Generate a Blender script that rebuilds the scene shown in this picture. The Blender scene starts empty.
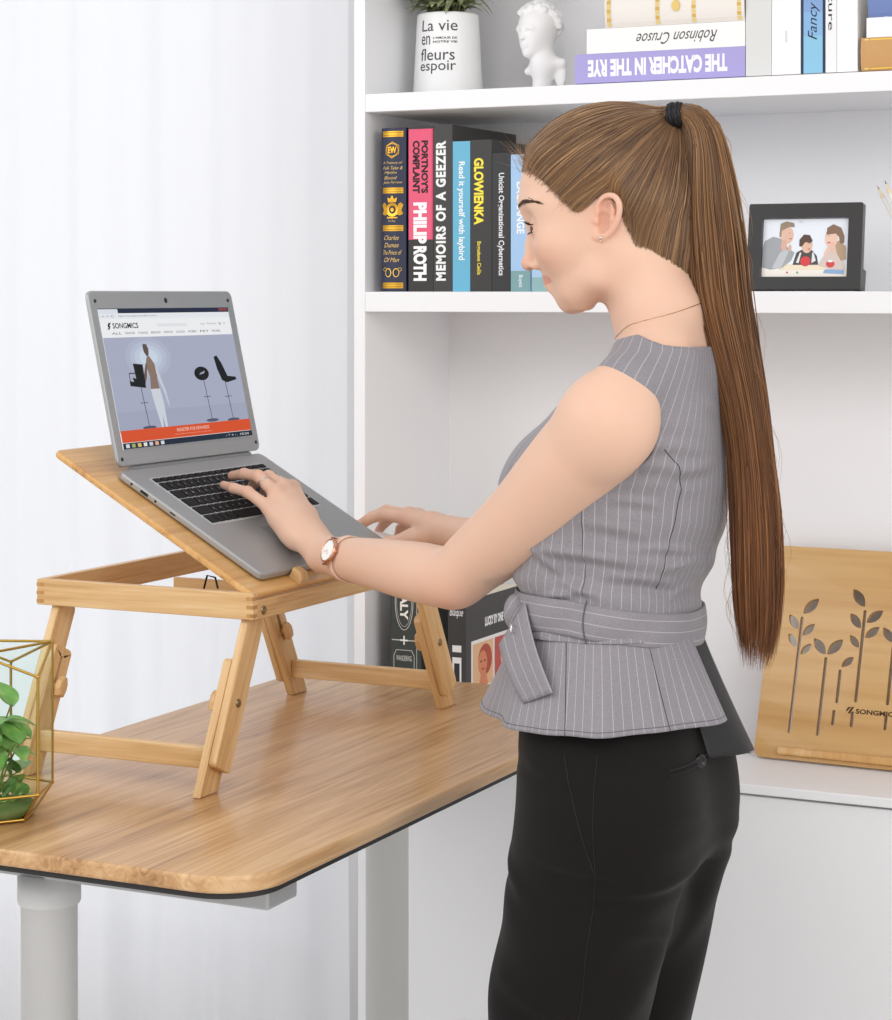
import bpy, bmesh, math, random
import numpy as np
from mathutils import Vector, Matrix
from mathutils.geometry import tessellate_polygon
random.seed(7); rng = np.random.default_rng(7)
scene = bpy.context.scene; COL = scene.collection
R = math.radians
def lin(c):
    if isinstance(c, str): c = [int(c[i:i+2], 16)/255 for i in (0, 2, 4)]
    return tuple(((x/12.92) if x <= .04045 else ((x+.055)/1.055)**2.4) for x in c[:3])
# ------------------------------------------------------------------ materials
MATS = {}
def mat(name, col='ffffff', rough=.5, metal=0., spec=.5, emit=0., alpha=1., trans=0., coat=0., sss=0., ior=1.45):
    if name in MATS: return MATS[name]
    m = bpy.data.materials.new(name); m.use_nodes = True
    b = m.node_tree.nodes['Principled BSDF']; c = lin(col)
    b.inputs['Base Color'].default_value = (*c, 1); b.inputs['Roughness'].default_value = rough
    b.inputs['Metallic'].default_value = metal; b.inputs['Specular IOR Level'].default_value = spec
    b.inputs['IOR'].default_value = ior; b.inputs['Transmission Weight'].default_value = trans
    b.inputs['Coat Weight'].default_value = coat
    if sss:
        b.inputs['Subsurface Weight'].default_value = sss; b.inputs['Subsurface Radius'].default_value = (.012, .005, .003)
        b.inputs['Subsurface Scale'].default_value = 1.0
    if emit:
        b.inputs['Base Color'].default_value = (.02, .02, .02, 1); b.inputs['Emission Color'].default_value = (*c, 1); b.inputs['Emission Strength'].default_value = emit
    MATS[name] = m; return m
def N(nt, typ, **kw):
    n = nt.nodes.new(typ)
    for k, v in kw.items():
        if k in n.inputs: n.inputs[k].default_value = v
        else: setattr(n, k, v)
    return n
def ramp(nt, fac, stops):
    r = nt.nodes.new('ShaderNodeValToRGB'); e = r.color_ramp.elements
    while len(e) < len(stops): e.new(.5)
    for i, (p, c) in enumerate(stops): e[i].position = p; e[i].color = (*lin(c), 1)
    nt.links.new(fac, r.inputs[0]); return r.outputs[0]
def wood(name, cols, axis=2, freq=60, long=3., rough=.42, knots=0., coat=0., bump=.15, dist=1.):
    if name in MATS: return MATS[name]
    m = mat(name, 'c8a070', rough, coat=coat); nt = m.node_tree; L = nt.links.new; b = nt.nodes['Principled BSDF']
    tc = N(nt, 'ShaderNodeTexCoord'); mp = N(nt, 'ShaderNodeMapping')
    s = [freq]*3; s[axis] = long; mp.inputs['Scale'].default_value = s
    L(tc.outputs['Object'], mp.inputs[0])
    n1 = N(nt, 'ShaderNodeTexNoise', Scale=1., Detail=4., Distortion=dist); L(mp.outputs[0], n1.inputs['Vector'])
    mp2 = N(nt, 'ShaderNodeMapping'); s2 = [freq*.22]*3; s2[axis] = long*.6; mp2.inputs['Scale'].default_value = s2
    L(tc.outputs['Object'], mp2.inputs[0])
    n2 = N(nt, 'ShaderNodeTexNoise', Scale=1., Detail=2.); L(mp2.outputs[0], n2.inputs['Vector'])
    mx = N(nt, 'ShaderNodeMix', data_type='FLOAT'); mx.inputs[0].default_value = .5
    L(n1.outputs[0], mx.inputs[2]); L(n2.outputs[0], mx.inputs[3])
    n = len(cols); c = ramp(nt, mx.outputs[0], [(.33+.34*i/(n-1), cols[i]) for i in range(n)])
    L(c, b.inputs['Base Color'])
    bp = N(nt, 'ShaderNodeBump', Strength=bump, Distance=.0006); L(n1.outputs[0], bp.inputs['Height']); L(bp.outputs[0], b.inputs['Normal'])
    return m
BAM = ['b88d5a', 'd0a772', 'dab684', 'e4c598']
bam = [wood('bamboo_%s' % a, BAM, i, 140, 6) for i, a in enumerate(('along_width', 'along_depth', 'upright'))]
bamboard = wood('bamboo_board', ['b07d45', 'cf9d5c', 'd7a768', 'e0b67c'], 1, 90, 3.0, rough=.35, coat=.25)
deskwood = wood('desk_oak_laminate', ['99704a', 'bb9062', 'cea678', 'dab68a'], 1, 60, 2.6, rough=.34, coat=.1, dist=2.2, bump=.1)
white = mat('white_paint', 'f1f1f3', .45)
wallm = mat('wall_paint', 'e9e8e7', .7)
# ------------------------------------------------------------------ mesh builder
class MB:
    def __init__(s): s.v = []; s.f = []; s.m = []; s.sm = []
    def add(s, v, f, mi=0, sm=False):
        o = len(s.v); s.v += [tuple(p) for p in v]
        for q in f: s.f.append(tuple(i+o for i in q)); s.m.append(mi); s.sm.append(sm)
        return s
    def bm(s, bm, M=None, mi=0, sm=False):
        bm.verts.ensure_lookup_table(); bm.verts.index_update()
        s.add([(M @ v.co if M else v.co) for v in bm.verts], [[v.index for v in f.verts] for f in bm.faces], mi, sm); bm.free(); return s
    def box(s, x0, x1, y0, y1, z0, z1, bev=0., M=None, mi=0, seg=2):
        bm = bmesh.new(); bmesh.ops.create_cube(bm, size=1)
        for v in bm.verts: v.co = Vector(((x0+x1)/2+v.co.x*(x1-x0), (y0+y1)/2+v.co.y*(y1-y0), (z0+z1)/2+v.co.z*(z1-z0)))
        if bev: bmesh.ops.bevel(bm, geom=bm.edges[:], offset=bev, segments=seg, affect='EDGES', profile=.5)
        return s.bm(bm, M, mi)
    def prism(s, pts, z0, z1, M=None, holes=(), bev=0., mi=0, seg=2):
        loops = [list(pts)]+[list(h) for h in holes]
        if bev and not holes:
            bm = bmesh.new(); vs = [bm.verts.new((p[0], p[1], z0)) for p in pts]; f = bm.faces.new(vs)
            r = bmesh.ops.extrude_face_region(bm, geom=[f]); up = [e for e in r['geom'] if isinstance(e, bmesh.types.BMVert)]
            for v in up: v.co.z = z1
            ed = [e for e in bm.edges if abs(e.verts[0].co.z-e.verts[1].co.z) < 1e-9]
            bmesh.ops.bevel(bm, geom=ed, offset=bev, segments=seg, affect='EDGES', profile=.5)
            bmesh.ops.recalc_face_normals(bm, faces=bm.faces[:]); return s.bm(bm, M, mi)
        flat = [p for l in loops for p in l]
        tr = tessellate_polygon([[Vector((p[0], p[1], 0)) for p in l] for l in loops])
        n = len(flat); v = [Vector((p[0], p[1], z0)) for p in flat]+[Vector((p[0], p[1], z1)) for p in flat]
        f = []
        for t in tr:
            a, b_, c_ = [flat[i] for i in t]
            ar = (b_[0]-a[0])*(c_[1]-a[1])-(b_[1]-a[1])*(c_[0]-a[0])
            if abs(ar) < 1e-14: continue
            t = tuple(t) if ar > 0 else tuple(reversed(t))
            f.append(tuple(i+n for i in t)); f.append(tuple(reversed(t)))
        o = 0
        for li, l in enumerate(loops):
            k = len(l); A = sum(l[i][0]*l[(i+1) % k][1]-l[(i+1) % k][0]*l[i][1] for i in range(k))
            fw = (A > 0) == (li == 0)
            for i in range(k):
                q = (o+i, o+(i+1) % k, o+(i+1) % k+n, o+i+n); f.append(q if fw else q[::-1])
            o += k
        if M: v = [M @ p for p in v]
        return s.add(v, f, mi)
    def tube(s, pts, r, n=8, caps=True, mi=0, closed=False):
        pts = [Vector(p) for p in pts]; k = len(pts); rr = r if hasattr(r, '__len__') else [r]*k
        V = []; up = None
        for i, p in enumerate(pts):
            a = pts[(i-1) % k] if (closed or i > 0) else p; b = pts[(i+1) % k] if (closed or i < k-1) else p
            t = (b-a).normalized()
            if up is None: up = t.orthogonal().normalized()
            up = (up-t*up.dot(t)).normalized(); w = t.cross(up)
            ri = rr[i]; ra, rb = ri if hasattr(ri, '__len__') else (ri, ri)
            V += [p+up*math.cos(2*math.pi*j/n)*ra+w*math.sin(2*math.pi*j/n)*rb for j in range(n)]
        F = [(i*n+j, i*n+(j+1) % n, ((i+1) % k)*n+(j+1) % n, ((i+1) % k)*n+j) for i in range(k if closed else k-1) for j in range(n)]
        s.add(V, F, mi, True)
        if caps and not closed: s.add(V[:n], [tuple(range(n))[::-1]], mi); s.add(V[-n:], [tuple(range(n))], mi)
        return s
    def lathe(s, prof, M=None, n=40, mi=0, sm=True):
        V = [Vector((r*math.cos(2*math.pi*j/n), r*math.sin(2*math.pi*j/n), z)) for r, z in prof for j in range(n)]
        if M: V = [M @ v for v in V]
        F = [(i*n+j, i*n+(j+1) % n, (i+1)*n+(j+1) % n, (i+1)*n+j) for i in range(len(prof)-1) for j in range(n)]
        return s.add(V, F, mi, sm)
    def ball(s, c, r, n=16, mi=0, M=None):
        rx, ry, rz = r if hasattr(r, '__len__') else (r, r, r); bm = bmesh.new()
        bmesh.ops.create_uvsphere(bm, u_segments=n, v_segments=max(6, n//2), radius=1)
        T = Matrix.Translation(c) @ (M if M else Matrix()) @ Matrix.Diagonal((rx, ry, rz, 1)); return s.bm(bm, T, mi, True)
    def grid(s, G, mi=0, closed=False):
        k = len(G); n = len(G[0])
        F = [(i*n+j, i*n+(j+1) % n, (i+1)*n+(j+1) % n, (i+1)*n+j) for i in range(k-1) for j in range(n if closed else n-1)]
        return s.add([p for row in G for p in row], F, mi, True)
    def build(s, name, m, parent=None, M=None, solid=0., bevel=0., weld=False):
        me = bpy.data.meshes.new(name)
        if parent is not None and M is None:
            o_ = Vector(WL[parent.name]); vs = [tuple(Vector(p)-o_) for p in s.v]
        else: vs = s.v
        me.from_pydata(vs, [], s.f)
        for mm in (m if isinstance(m, (list, tuple)) else [m]): me.materials.append(mm)
        me.polygons.foreach_set('material_index', s.m); me.polygons.foreach_set('use_smooth', s.sm); me.update()
        o = bpy.data.objects.new(name, me); COL.objects.link(o)
        if parent is not None: o.parent = parent; WL[o.name] = WL[parent.name] if M is None else (0, 0, 0)
        else: WL[o.name] = (0, 0, 0)
        if M is not None: o.matrix_basis = M
        if solid:
            q = o.modifiers.new('thick', 'SOLIDIFY'); q.thickness = solid; q.offset = 0
        if bevel:
            q = o.modifiers.new('bev', 'BEVEL'); q.width = bevel; q.segments = 2; q.limit_method = 'ANGLE'
        return o
WL = {}
def thing(name, label, cat, loc, group=None):
    o = bpy.data.objects.new(name, None); COL.objects.link(o); o.location = loc; o.empty_display_size = .05
    o['label'] = label; o['category'] = cat; WL[o.name] = tuple(loc)
    if group: o['group'] = group
    return o
def tag(o, label, cat, group=None):
    o['label'] = label; o['category'] = cat
    if group: o['group'] = group
    return o
def struct(o): o['kind'] = 'structure'; return o
def rrect(x0, x1, y0, y1, r, n=6):
    out = []
    for cx, cy, a0 in ((x1-r, y1-r, 0), (x0+r, y1-r, 90), (x0+r, y0+r, 180), (x1-r, y0+r, 270)):
        out += [(cx+r*math.cos(R(a0+90*i/n)), cy+r*math.sin(R(a0+90*i/n))) for i in range(n+1)]
    return out
def ell(cx, cy, rx, ry, n=24, rot=0): 
    c, s_ = math.cos(rot), math.sin(rot)
    return [(cx+c*rx*math.cos(t)-s_*ry*math.sin(t), cy+s_*rx*math.cos(t)+c*ry*math.sin(t)) for t in (2*math.pi*i/n for i in range(n))]
def frame(o, ex, ey, ez):
    M = Matrix.Identity(4)
    for i, e in enumerate((ex, ey, ez)):
        e = Vector(e).normalized()
        for j in range(3): M[j][i] = e[j]
    for j in range(3): M[j][3] = o[j]
    return M
def text2d(t, bold=0., shear=0., space=1., align='LEFT', line=1.):
    cu = bpy.data.curves.new('t', 'FONT'); cu.body = t; cu.offset = bold; cu.shear = shear; cu.space_character = space
    cu.align_x = align; cu.space_line = line; cu.resolution_u = 3
    o = bpy.data.objects.new('t', cu); COL.objects.link(o); dg = bpy.context.evaluated_depsgraph_get(); dg.update()
    me = bpy.data.meshes.new_from_object(o.evaluated_get(dg)); v = [(p.co.x, p.co.y) for p in me.vertices]; f = [tuple(p.vertices) for p in me.polygons]
    bpy.data.objects.remove(o); bpy.data.curves.remove(cu); bpy.data.meshes.remove(me); return v, f
class Art:
    """flat print: coloured shapes laid on a surface, joined into one mesh"""
    def __init__(s, eps=.00004, emit=0., base=.0002): s.mb = MB(); s.mats = []; s.key = {}; s.z = base; s.eps = eps; s.emit = emit
    def mi(s, c, metal=False):
        k = (c, metal)
        if k not in s.key:
            s.key[k] = len(s.mats)
            s.mats.append(mat(('screen_' if s.emit else 'gold_print_' if metal else 'print_')+c, c, .35 if metal else .6, 1. if metal else 0., emit=s.emit, spec=.0 if s.emit else .4))
        return s.key[k]
    def tri(s, v, f, c, metal=False): s.z += s.eps; s.mb.add([(p[0], p[1], s.z) for p in v], f, s.mi(c, metal)); return s
    def poly(s, pts, c, metal=False):
        t = tessellate_polygon([[Vector((p[0], p[1], 0)) for p in pts]]); ff = []
        for q in t:
            a, b, d = [pts[i] for i in q]
            ff.append(tuple(q) if (b[0]-a[0])*(d[1]-a[1])-(b[1]-a[1])*(d[0]-a[0]) > 0 else tuple(reversed(q)))
        return s.tri(pts, ff, c, metal)
    def rect(s, x0, x1, y0, y1, c, metal=False): return s.poly([(x0, y0), (x1, y0), (x1, y1), (x0, y1)], c, metal)
    def ring(s, cx, cy, rx, ry, w, c, metal=False, n=24, rot=0.):
        a = ell(cx, cy, rx, ry, n, rot); b = ell(cx, cy, rx-w, ry-w, n, rot)
        return s.tri(a+b, [(i, (i+1) % n, n+(i+1) % n, n+i) for i in range(n)], c, metal)
    def stroke(s, pts, w, c, metal=False):
        for (a, b) in zip(pts[:-1], pts[1:]):
            d = Vector((b[0]-a[0], b[1]-a[1])); L = d.length or 1; nx, ny = -d.y/L*w/2, d.x/L*w/2
            s.poly([(a[0]-nx, a[1]-ny), (b[0]-nx, b[1]-ny), (b[0]+nx, b[1]+ny), (a[0]+nx, a[1]+ny)], c, metal)
        return s
    def text(s, t, x0, x1, y0, y1, c, rot=0, metal=False, **kw):
        """fit text into a box; rot 90 reads upward, -90 downward, 180 upside down"""
        v, f = text2d(t, **kw)
        if not v: return s
        ax = min(p[0] for p in v); bx = max(p[0] for p in v); ay = min(p[1] for p in v); by = max(p[1] for p in v)
        out = []
        for p in v:
            u, w = (p[0]-ax)/(bx-ax), (p[1]-ay)/(by-ay)
            if rot == 0: q = (x0+u*(x1-x0), y0+w*(y1-y0))
            elif rot == 90: q = (x1-w*(x1-x0), y0+u*(y1-y0))
            elif rot == -90: q = (x0+w*(x1-x0), y1-u*(y1-y0))
            else: q = (x1-u*(x1-x0), y1-w*(y1-y0))
            out.append(q)
        return s.tri(out, f, c, metal)
    def build(s, name, parent, M=None, warp=None):
        if warp: s.mb.v = [tuple(warp(*p)) for p in s.mb.v]
        else:
            s.mb.v = [tuple(M @ Vector(p)) for p in s.mb.v]
        return s.mb.build(name, s.mats, parent)
# ------------------------------------------------------------------ camera
cd = bpy.data.cameras.new('camera'); cam = bpy.data.objects.new('camera', cd); COL.objects.link(cam)
cam.location = (0, 0, 1.42); cam.rotation_euler = (R(90), 0, R(25.70))
cd.sensor_fit = 'HORIZONTAL'; cd.sensor_width = 36; cd.lens = 36*2189/892; cd.shift_y = -(510-295)/892; cd.clip_start = .05
scene.camera = cam
# ------------------------------------------------------------------ setting
m = MB(); m.box(-5.2, 2.2, -1.5, 3.75, -.05, 0); flo = struct(m.build('floor', wood('floor_board', ['c9c4bd', 'd8d4cf', 'e0ddd9'], 1, 12, .8, rough=.4)))
m = MB()
for x0, x1, z0, z1 in ((-5.2, -3.8, 0, 2.75), (-2.00, 2.2, 0, 2.75), (-3.8, -2.00, 2.55, 2.75), (-3.8, -2.00, 0, .12)): m.box(x0, x1, 3.62, 3.74, z0, z1)
struct(m.build('wall_back', wallm))
m = MB()
for x in (-3.8, -2.92, -2.05): m.box(x, x+.05, 3.65, 3.70, .12, 2.55, .004)
for z in (.12, 2.50): m.box(-3.8, -2.00, 3.65, 3.70, z, z+.05, .004)
win = struct(m.build('window_1', white))
m = MB(); m.box(-3.78, -2.02, 3.672, 3.678, .15, 2.52); g = m.build('pane', mat('window_glass', 'ffffff', .02, trans=1., ior=1.05), win)
# sheer curtain: soft vertical pleats, one cloth
cm = bpy.data.materials.new('sheer_cloth'); cm.use_nodes = True; nt = cm.node_tree; nt.nodes.clear(); L = nt.links.new
out = N(nt, 'ShaderNodeOutputMaterial'); d = N(nt, 'ShaderNodeBsdfDiffuse'); t = N(nt, 'ShaderNodeBsdfTranslucent'); tr = N(nt, 'ShaderNodeBsdfTransparent')
d.inputs[0].default_value = (.92, .93, .96, 1); t.inputs[0].default_value = (.95, .96, .98, 1)
a = N(nt, 'ShaderNodeMixShader'); a.inputs[0].default_value = .45; b = N(nt, 'ShaderNodeMixShader'); b.inputs[0].default_value = .04
L(d.outputs[0], a.inputs[1]); L(t.outputs[0], a.inputs[2]); L(a.outputs[0], b.inputs[1]); L(tr.outputs[0], b.inputs[2]); L(b.outputs[0], out.inputs[0])
def curtain(x0, x1, y, z0, z1, label, seed):
    r = random.Random(seed); fr = [(r.uniform(1.6, 3.5), r.uniform(0, 6), .020) for _ in range(2)]+[(r.uniform(5, 8), r.uniform(0, 6), .009) for _ in range(2)]+[(r.uniform(12, 16), r.uniform(0, 6), .0022) for _ in range(2)]
    G = []; nx = 320
    for i in range(15):
        w = i/14; z = z1+(z0-z1)*w; k = .45+.75*w
        G.append([(x0+(x1-x0)*j/nx + .010*math.sin(3*w+j*.05)*w, y+k*sum(am*math.sin(2*math.pi*f_*(x0+(x1-x0)*j/nx)+p+w*.5*math.sin(f_)) for f_, p, am in fr), z) for j in range(nx+1)])
    m = MB(); m.grid(G); th = thing('sheer_curtain', label, 'curtain', ((x0+x1)/2, y, z0))
    m.build('curtain_cloth', cm, th)
    m = MB(); m.tube([(x0-.03, y, z1+.01), (x1+.02, y, z1+.01)], .012, 12); m.build('curtain_rail', white, th)
    return th
curtain(-3.75, -1.842, 3.43, .01, 2.62, 'white sheer floor-length curtain hanging left of the bookcase', 3)
# ------------------------------------------------------------------ bookcase
BX0, BX1, BY0, BY1 = -1.736, .20, 3.25, 3.576
bk = thing('bookcase', 'tall white built-in bookcase behind the woman', 'bookcase', (BX0, BY0, .665))
MB().box(BX0, BX0+.021, BY0, BY1+.02, .665, 2.5, .001).build('side_panel', white, bk)
MB().box(BX1, BX1+.021, BY0, BY1+.02, .665, 2.5, .001).build('side_panel', white, bk)
MB().box(BX0+.021, BX1, BY1, BY1+.018, .665, 2.5).build('back_panel', white, bk)
for z0, z1 in ((1.392, 1.4255), (1.7265, 1.757), (2.06, 2.09), (2.47, 2.5)):
    MB().box(BX0+.0212, BX1-.0002, BY0, BY1-.0002, z0, z1, .0012).build('shelf', white, bk)
ct = tag(MB().box(BX0-.004, BX1+.025, BY0-.004, BY1+.02, .6500, .6648, .002).build('cabinet_top', white), 'white cabinet top under the leaning bamboo board', 'counter')
cb = thing('base_cabinet', 'plain white base cabinet below the white counter', 'cabinet', (BX0, BY0, 0))
MB().box(BX0, BX1+.021, BY0+.026, BY1+.02, .0, .6495).build('body', white, cb)
for i in range(2):
    xa = BX0+.004+i*.966; MB().box(xa, xa+.962, BY0+.006, BY0+.025, .06, .645, .0015).build('door', white, cb)
# ------------------------------------------------------------------ desk
DX0, DX1, DY0, DY1 = -1.784, -1.187, 1.990, 3.175
dk = thing('standing_desk', 'oak-top standing desk with round light grey metal legs', 'desk', ((DX0+DX1)/2, (DY0+DY1)/2, 0))
MB().prism(rrect(DX0, DX1, DY0, DY1, .072, 12), .781, .800, bev=.004, seg=3).build('desktop', deskwood, dk)
MB().prism(rrect(DX0+.006, DX1-.006, DY0+.006, DY1-.006, .066, 12), .7745, .7812).build('underside_panel', mat('black_edge', '2c2c2c', .6), dk)
gm = mat('desk_leg_metal', 'dcdcdb', .35, spec=.5); gm2 = mat('bracket_metal', 'b9babb', .4, metal=.3)
for y in (2.108, 2.972):
    MB().box(-1.745, -1.215, y-.033, y+.033, .745, .7742, .003).build('support_bar', gm2, dk)
    MB().lathe([(0, .747), (.0370, .747), (.0370, .712), (.0355, .709), (.0330, .708), (.0330, .035), (0, .035)], Matrix.Translation((-1.530, y, 0)), 48).build('leg', gm, dk)
    MB().box(-1.80, -1.2, y-.04, y+.04, .0, .035, .006).build('foot', gm, dk)
MB().box(-1.56, -1.46, 2.133, 2.939, .752, .774, .002).build('cross_beam', gm2, dk)
# ------------------------------------------------------------------ folding bamboo tray table
TX0, TX1, TY0, TY1 = -1.749, -1.416, 2.382, 2.89
tt = thing('folding_laptop_table', 'bamboo folding bed tray raised on splayed legs on the desk', 'tray table', ((TX0+TX1)/2, (TY0+TY1)/2, .8))
zt0, zt1 = 1.0095, 1.0435
dark = mat('joint_endgrain', '7a5428', .6)
MB().box(TX0, TX1, TY0, TY0+.012, zt0, zt1, .0012).build('rail', bam[0], tt)
MB().box(TX0, TX1, TY1-.012, TY1, zt0, zt1, .0012).build('rail', bam[0], tt)
MB().box(TX0, TX0+.012, TY0+.0121, TY1-.0121, zt0, zt1, .0008).build('rail', bam[1], tt)
MB().box(TX1-.012, TX1-.0002, TY0+.0121, TY1-.0121, zt0-.001, zt1-.0105, .0012).build('rail', bam[1], tt)
for k in range(6):
    z = zt0+.003+(k % 3)*.0108; xa, xb = (TX0-.0003, TX0+.0115) if k < 3 else (TX1-.010, TX1+.0003)
    MB().box(xa, xb, TY0-.0003, TY0+.010, z, z+.0045).build('finger_joint', wood('bamboo_endgrain', ['9a6c38', 'b98a52', 'c79a62'], 2, 200, 30), tt)
MB().box(TX0+.130, TX0+.270, 2.512, 2.520, zt0+.006, zt1-.006, .001).build('inner_slat', bam[0], tt)
MB().box(TX0+.085, TX1-.013, TY0+.017, TY0+.029, zt0+.004, zt1-.010, .001).build('inner_slat', bam[0], tt)
MB().box(TX0+.0125, TX1-.0125, 2.796, TY1-.0125, zt1-.009, zt1-.0005, .001).build('side_panel', bam[0], tt)
# tilting panel
A = R(29.7); EX = Vector((0, 1, 0)); EY = Vector((-math.cos(A), 0, math.sin(A))); EZ = Vector((math.sin(A), 0, math.cos(A)))
LO = Vector((-1.430, 2.43, 1.0606))
def LM(x=0, y=0, z=0): return frame(LO+EX*x+EY*y+EZ*z, EX, EY, EZ)
MB().prism(rrect(-.042, .358, -.0205, .332, .010, 5), -.0205, -.0115, bev=.003, seg=3).build('tilting_panel', wood('bamboo_panel', ['b07d45', 'cf9d5c', 'd7a768', 'e0b67c'], 0, 90, 3.0, rough=.35, coat=.25), tt, M=Matrix.Translation(-Vector(WL[tt.name])) @ LM())
for x in (.082, .272):
    m = MB(); m.prism([(-.010, 0), (.010, 0), (.010, .0145), (-.004, .0145), (-.010, .006)], -.010, .010, Matrix.Rotation(R(90), 4, 'Y') @ Matrix.Rotation(R(90), 4, 'Z'), bev=.0015)
    m.build('stopper', bam[1], tt, M=Matrix.Translation(-Vector(WL[tt.name])) @ LM(x, -.0115, -.0116))
m = MB(); P0 = Vector((-1.505, 2.402, 1.031)); m.tube([P0, P0+Vector((.006, .004, .028)), P0+Vector((.018, .004, .026)), P0+Vector((.022, .004, .012))], .0014, 8); m.box(-1.512, -1.495, 2.399, 2.408, 1.024, 1.032, .001)
m.build('prop_bracket', mat('black_metal', '1e1e1e', .4, metal=.6), tt)
brass = mat('bolt_metal', '8d7a5c', .35, metal=1.)
m = MB(); m.lathe([(0, .0026), (.003, .0026), (.0052, .0018), (.0060, 0)], frame((TX1-.0003, 2.4075, 1.0195), (0, 1, 0), (0, 0, 1), (1, 0, 0)), 20); m.build('bolt', brass, tt)
# legs : each a pivoting outer plate, sliding extension with a slot, wing knob and bolt
def stadium(x0, x1, z0, z1, n=8):
    r = (x1-x0)/2; cx = (x0+x1)/2
    return [(cx+r*math.cos(math.pi*i/n), z1-r+r*math.sin(math.pi*i/n)) for i in range(n+1)]+[(cx-r*math.cos(math.pi*i/n), z0+r-r*math.sin(math.pi*i/n)) for i in range(n+1)]
def leg(sx, sy):
    xo = (TX1-.012 if sy < 0 else TX1-.0005) if sx > 0 else (TX0+.018 if sy < 0 else TX0+.040)      # outer face of the outer plate
    top = Vector((xo, 2.412 if sy < 0 else 2.866, 1.008)); foot = Vector((xo+(0 if sy < 0 else .004), 2.315 if sy < 0 else 2.972, .8003))
    ez = (top-foot).normalized(); exx = Vector((-sx, 0, 0)); exx = (exx-ez*exx.dot(ez)).normalized()
    # local: x along the plate's width (world Y-ish), y up the leg, z inward
    yv = ez; zv = exx; xv = yv.cross(zv); Mx = frame(foot, xv, yv, zv); Lg = (top-foot).length
    T = Matrix.Translation(-Vector(WL[tt.name])) @ Mx
    tr_ = rrect(-.0195, .0195, .032, Lg+.002, .006, 4)
    lg = MB().prism(tr_, 0, .0115, bev=.0018).build('leg', bam_l, tt, M=T)
    yb = lambda x: -x*xv.z/yv.z+.0002
    sh = [(.0155, .170), (.0195, .166), (.0195, yb(.0195)), (-.0195, yb(-.0195)), (-.0195, .166), (-.0155, .170)][::-1]
    sh = sh[::-1]
    slot = stadium(-.0032, .0032, .100, .158)
    e = MB().prism(sh, .0119, .0234, holes=[slot]).build('leg_extension', bam_l, tt, M=T, bevel=.0012)
    m = MB(); m.lathe([(0, .0026), (.0030, .0026), (.0048, .0018), (.0056, 0)], Matrix.Translation((0, .118, .0)) @ Matrix.Rotation(R(180), 4, 'X'), 20); m.build('bolt', brass, lg, M=Matrix())
    m = MB(); m.lathe([(0, 0), (.005, 0), (.005, .006), (0, .006)], Matrix.Translation((0, .118, .0234)), 16)
    m.prism([(-.006, -.013), (.006, -.013), (.0085, -.004), (.0085, .005), (.004, .013), (-.004, .013), (-.0085, .005), (-.0085, -.004)], .0285, .0385, Matrix.Translation((0, .118, 0)), bev=.003)
    m.build('knob', bam_l, e, M=Matrix())
    return foot, ez
bam_l = wood('bamboo_leg', ['b88d5a', 'd0a772', 'dab684', 'e4c598'], 1, 150, 7)
for sx in (1, -1):
    for sy in (-1, 1): leg(sx, sy)
for sy in (-1, 1):
    y = 2.315+(.842-.8)*.47 if sy < 0 else 2.972-(.842-.8)*.51
    MB().box(TX0+(.0418 if sy < 0 else .0665), TX1-(.0358 if sy < 0 else .0212), y-.0065, y+.0065, .829, .856, .0015).build('stretcher', bam[0], tt)
# ------------------------------------------------------------------ laptop
lap = thing('laptop', 'open silver laptop with a black keyboard on the tilted bamboo tray', 'laptop', tuple(LO+EY*.12-EZ*.011))
W0 = Matrix.Translation(-Vector(WL[lap.name])); LW, LD = .3685, .2555
alu = mat('laptop_silver', 'a9abac', .38, metal=.55); alus = mat('laptop_silver_edge', 'cfd1d2', .3, metal=.7); blk = mat('black_plastic', '1b1b1d', .45)
bm_ = MB()
bm_.prism(rrect(0, LW, 0, LD, .011, 6), -.0100, 0, bev=.0025, seg=3)
base = bm_.build('base', alu, lap, M=W0 @ LM())
for x in (.04, .32):
    for y in (.03, .225): MB().lathe([(0, -.0113), (.006, -.0113), (.0065, -.0100), (0, -.0098)], Matrix.Translation((x, y, 0)), 16).build('rubber_foot', blk, base, M=Matrix())
m = MB(); m.prism(rrect(.0365, .3330, .1130, .2290, .004, 4), .00005, .0006); m.build('keyboard_deck', mat('laptop_deck', 'c3c5c6', .5, metal=.2), base, M=Matrix())
KX0, KX1, KY0, KY1 = .0385, .331, .115, .227
keym = mat('key_black', '111113', .6, spec=.3)
rows = [([1.0]*17, .55), ([1.0]*13+[1.6]+[1.0]*3, 1.), ([1.5]+[1.0]*12+[1.1]+[1.0]*3, 1.), ([1.8]+[1.0]*11+[1.8]+[1.0]*3, 1.), ([2.3]+[1.0]*10+[1.3, 1.0]+[1.0]*3, 1.), ([1.2, 1., 1., 1.2, 5.2, 1.2, 1., 1.]+[1.0]*5, 1.)]
tot = sum(h for _, h in rows); y = KY1; kproto = {}; leg_art = Art(.00001, base=.0)
glyph = ['' , '1234567890-=', 'QWERTYUIOP[]', 'ASDFGHJKL;', 'ZXCVBNM,./', '']
letters = MB()
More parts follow.
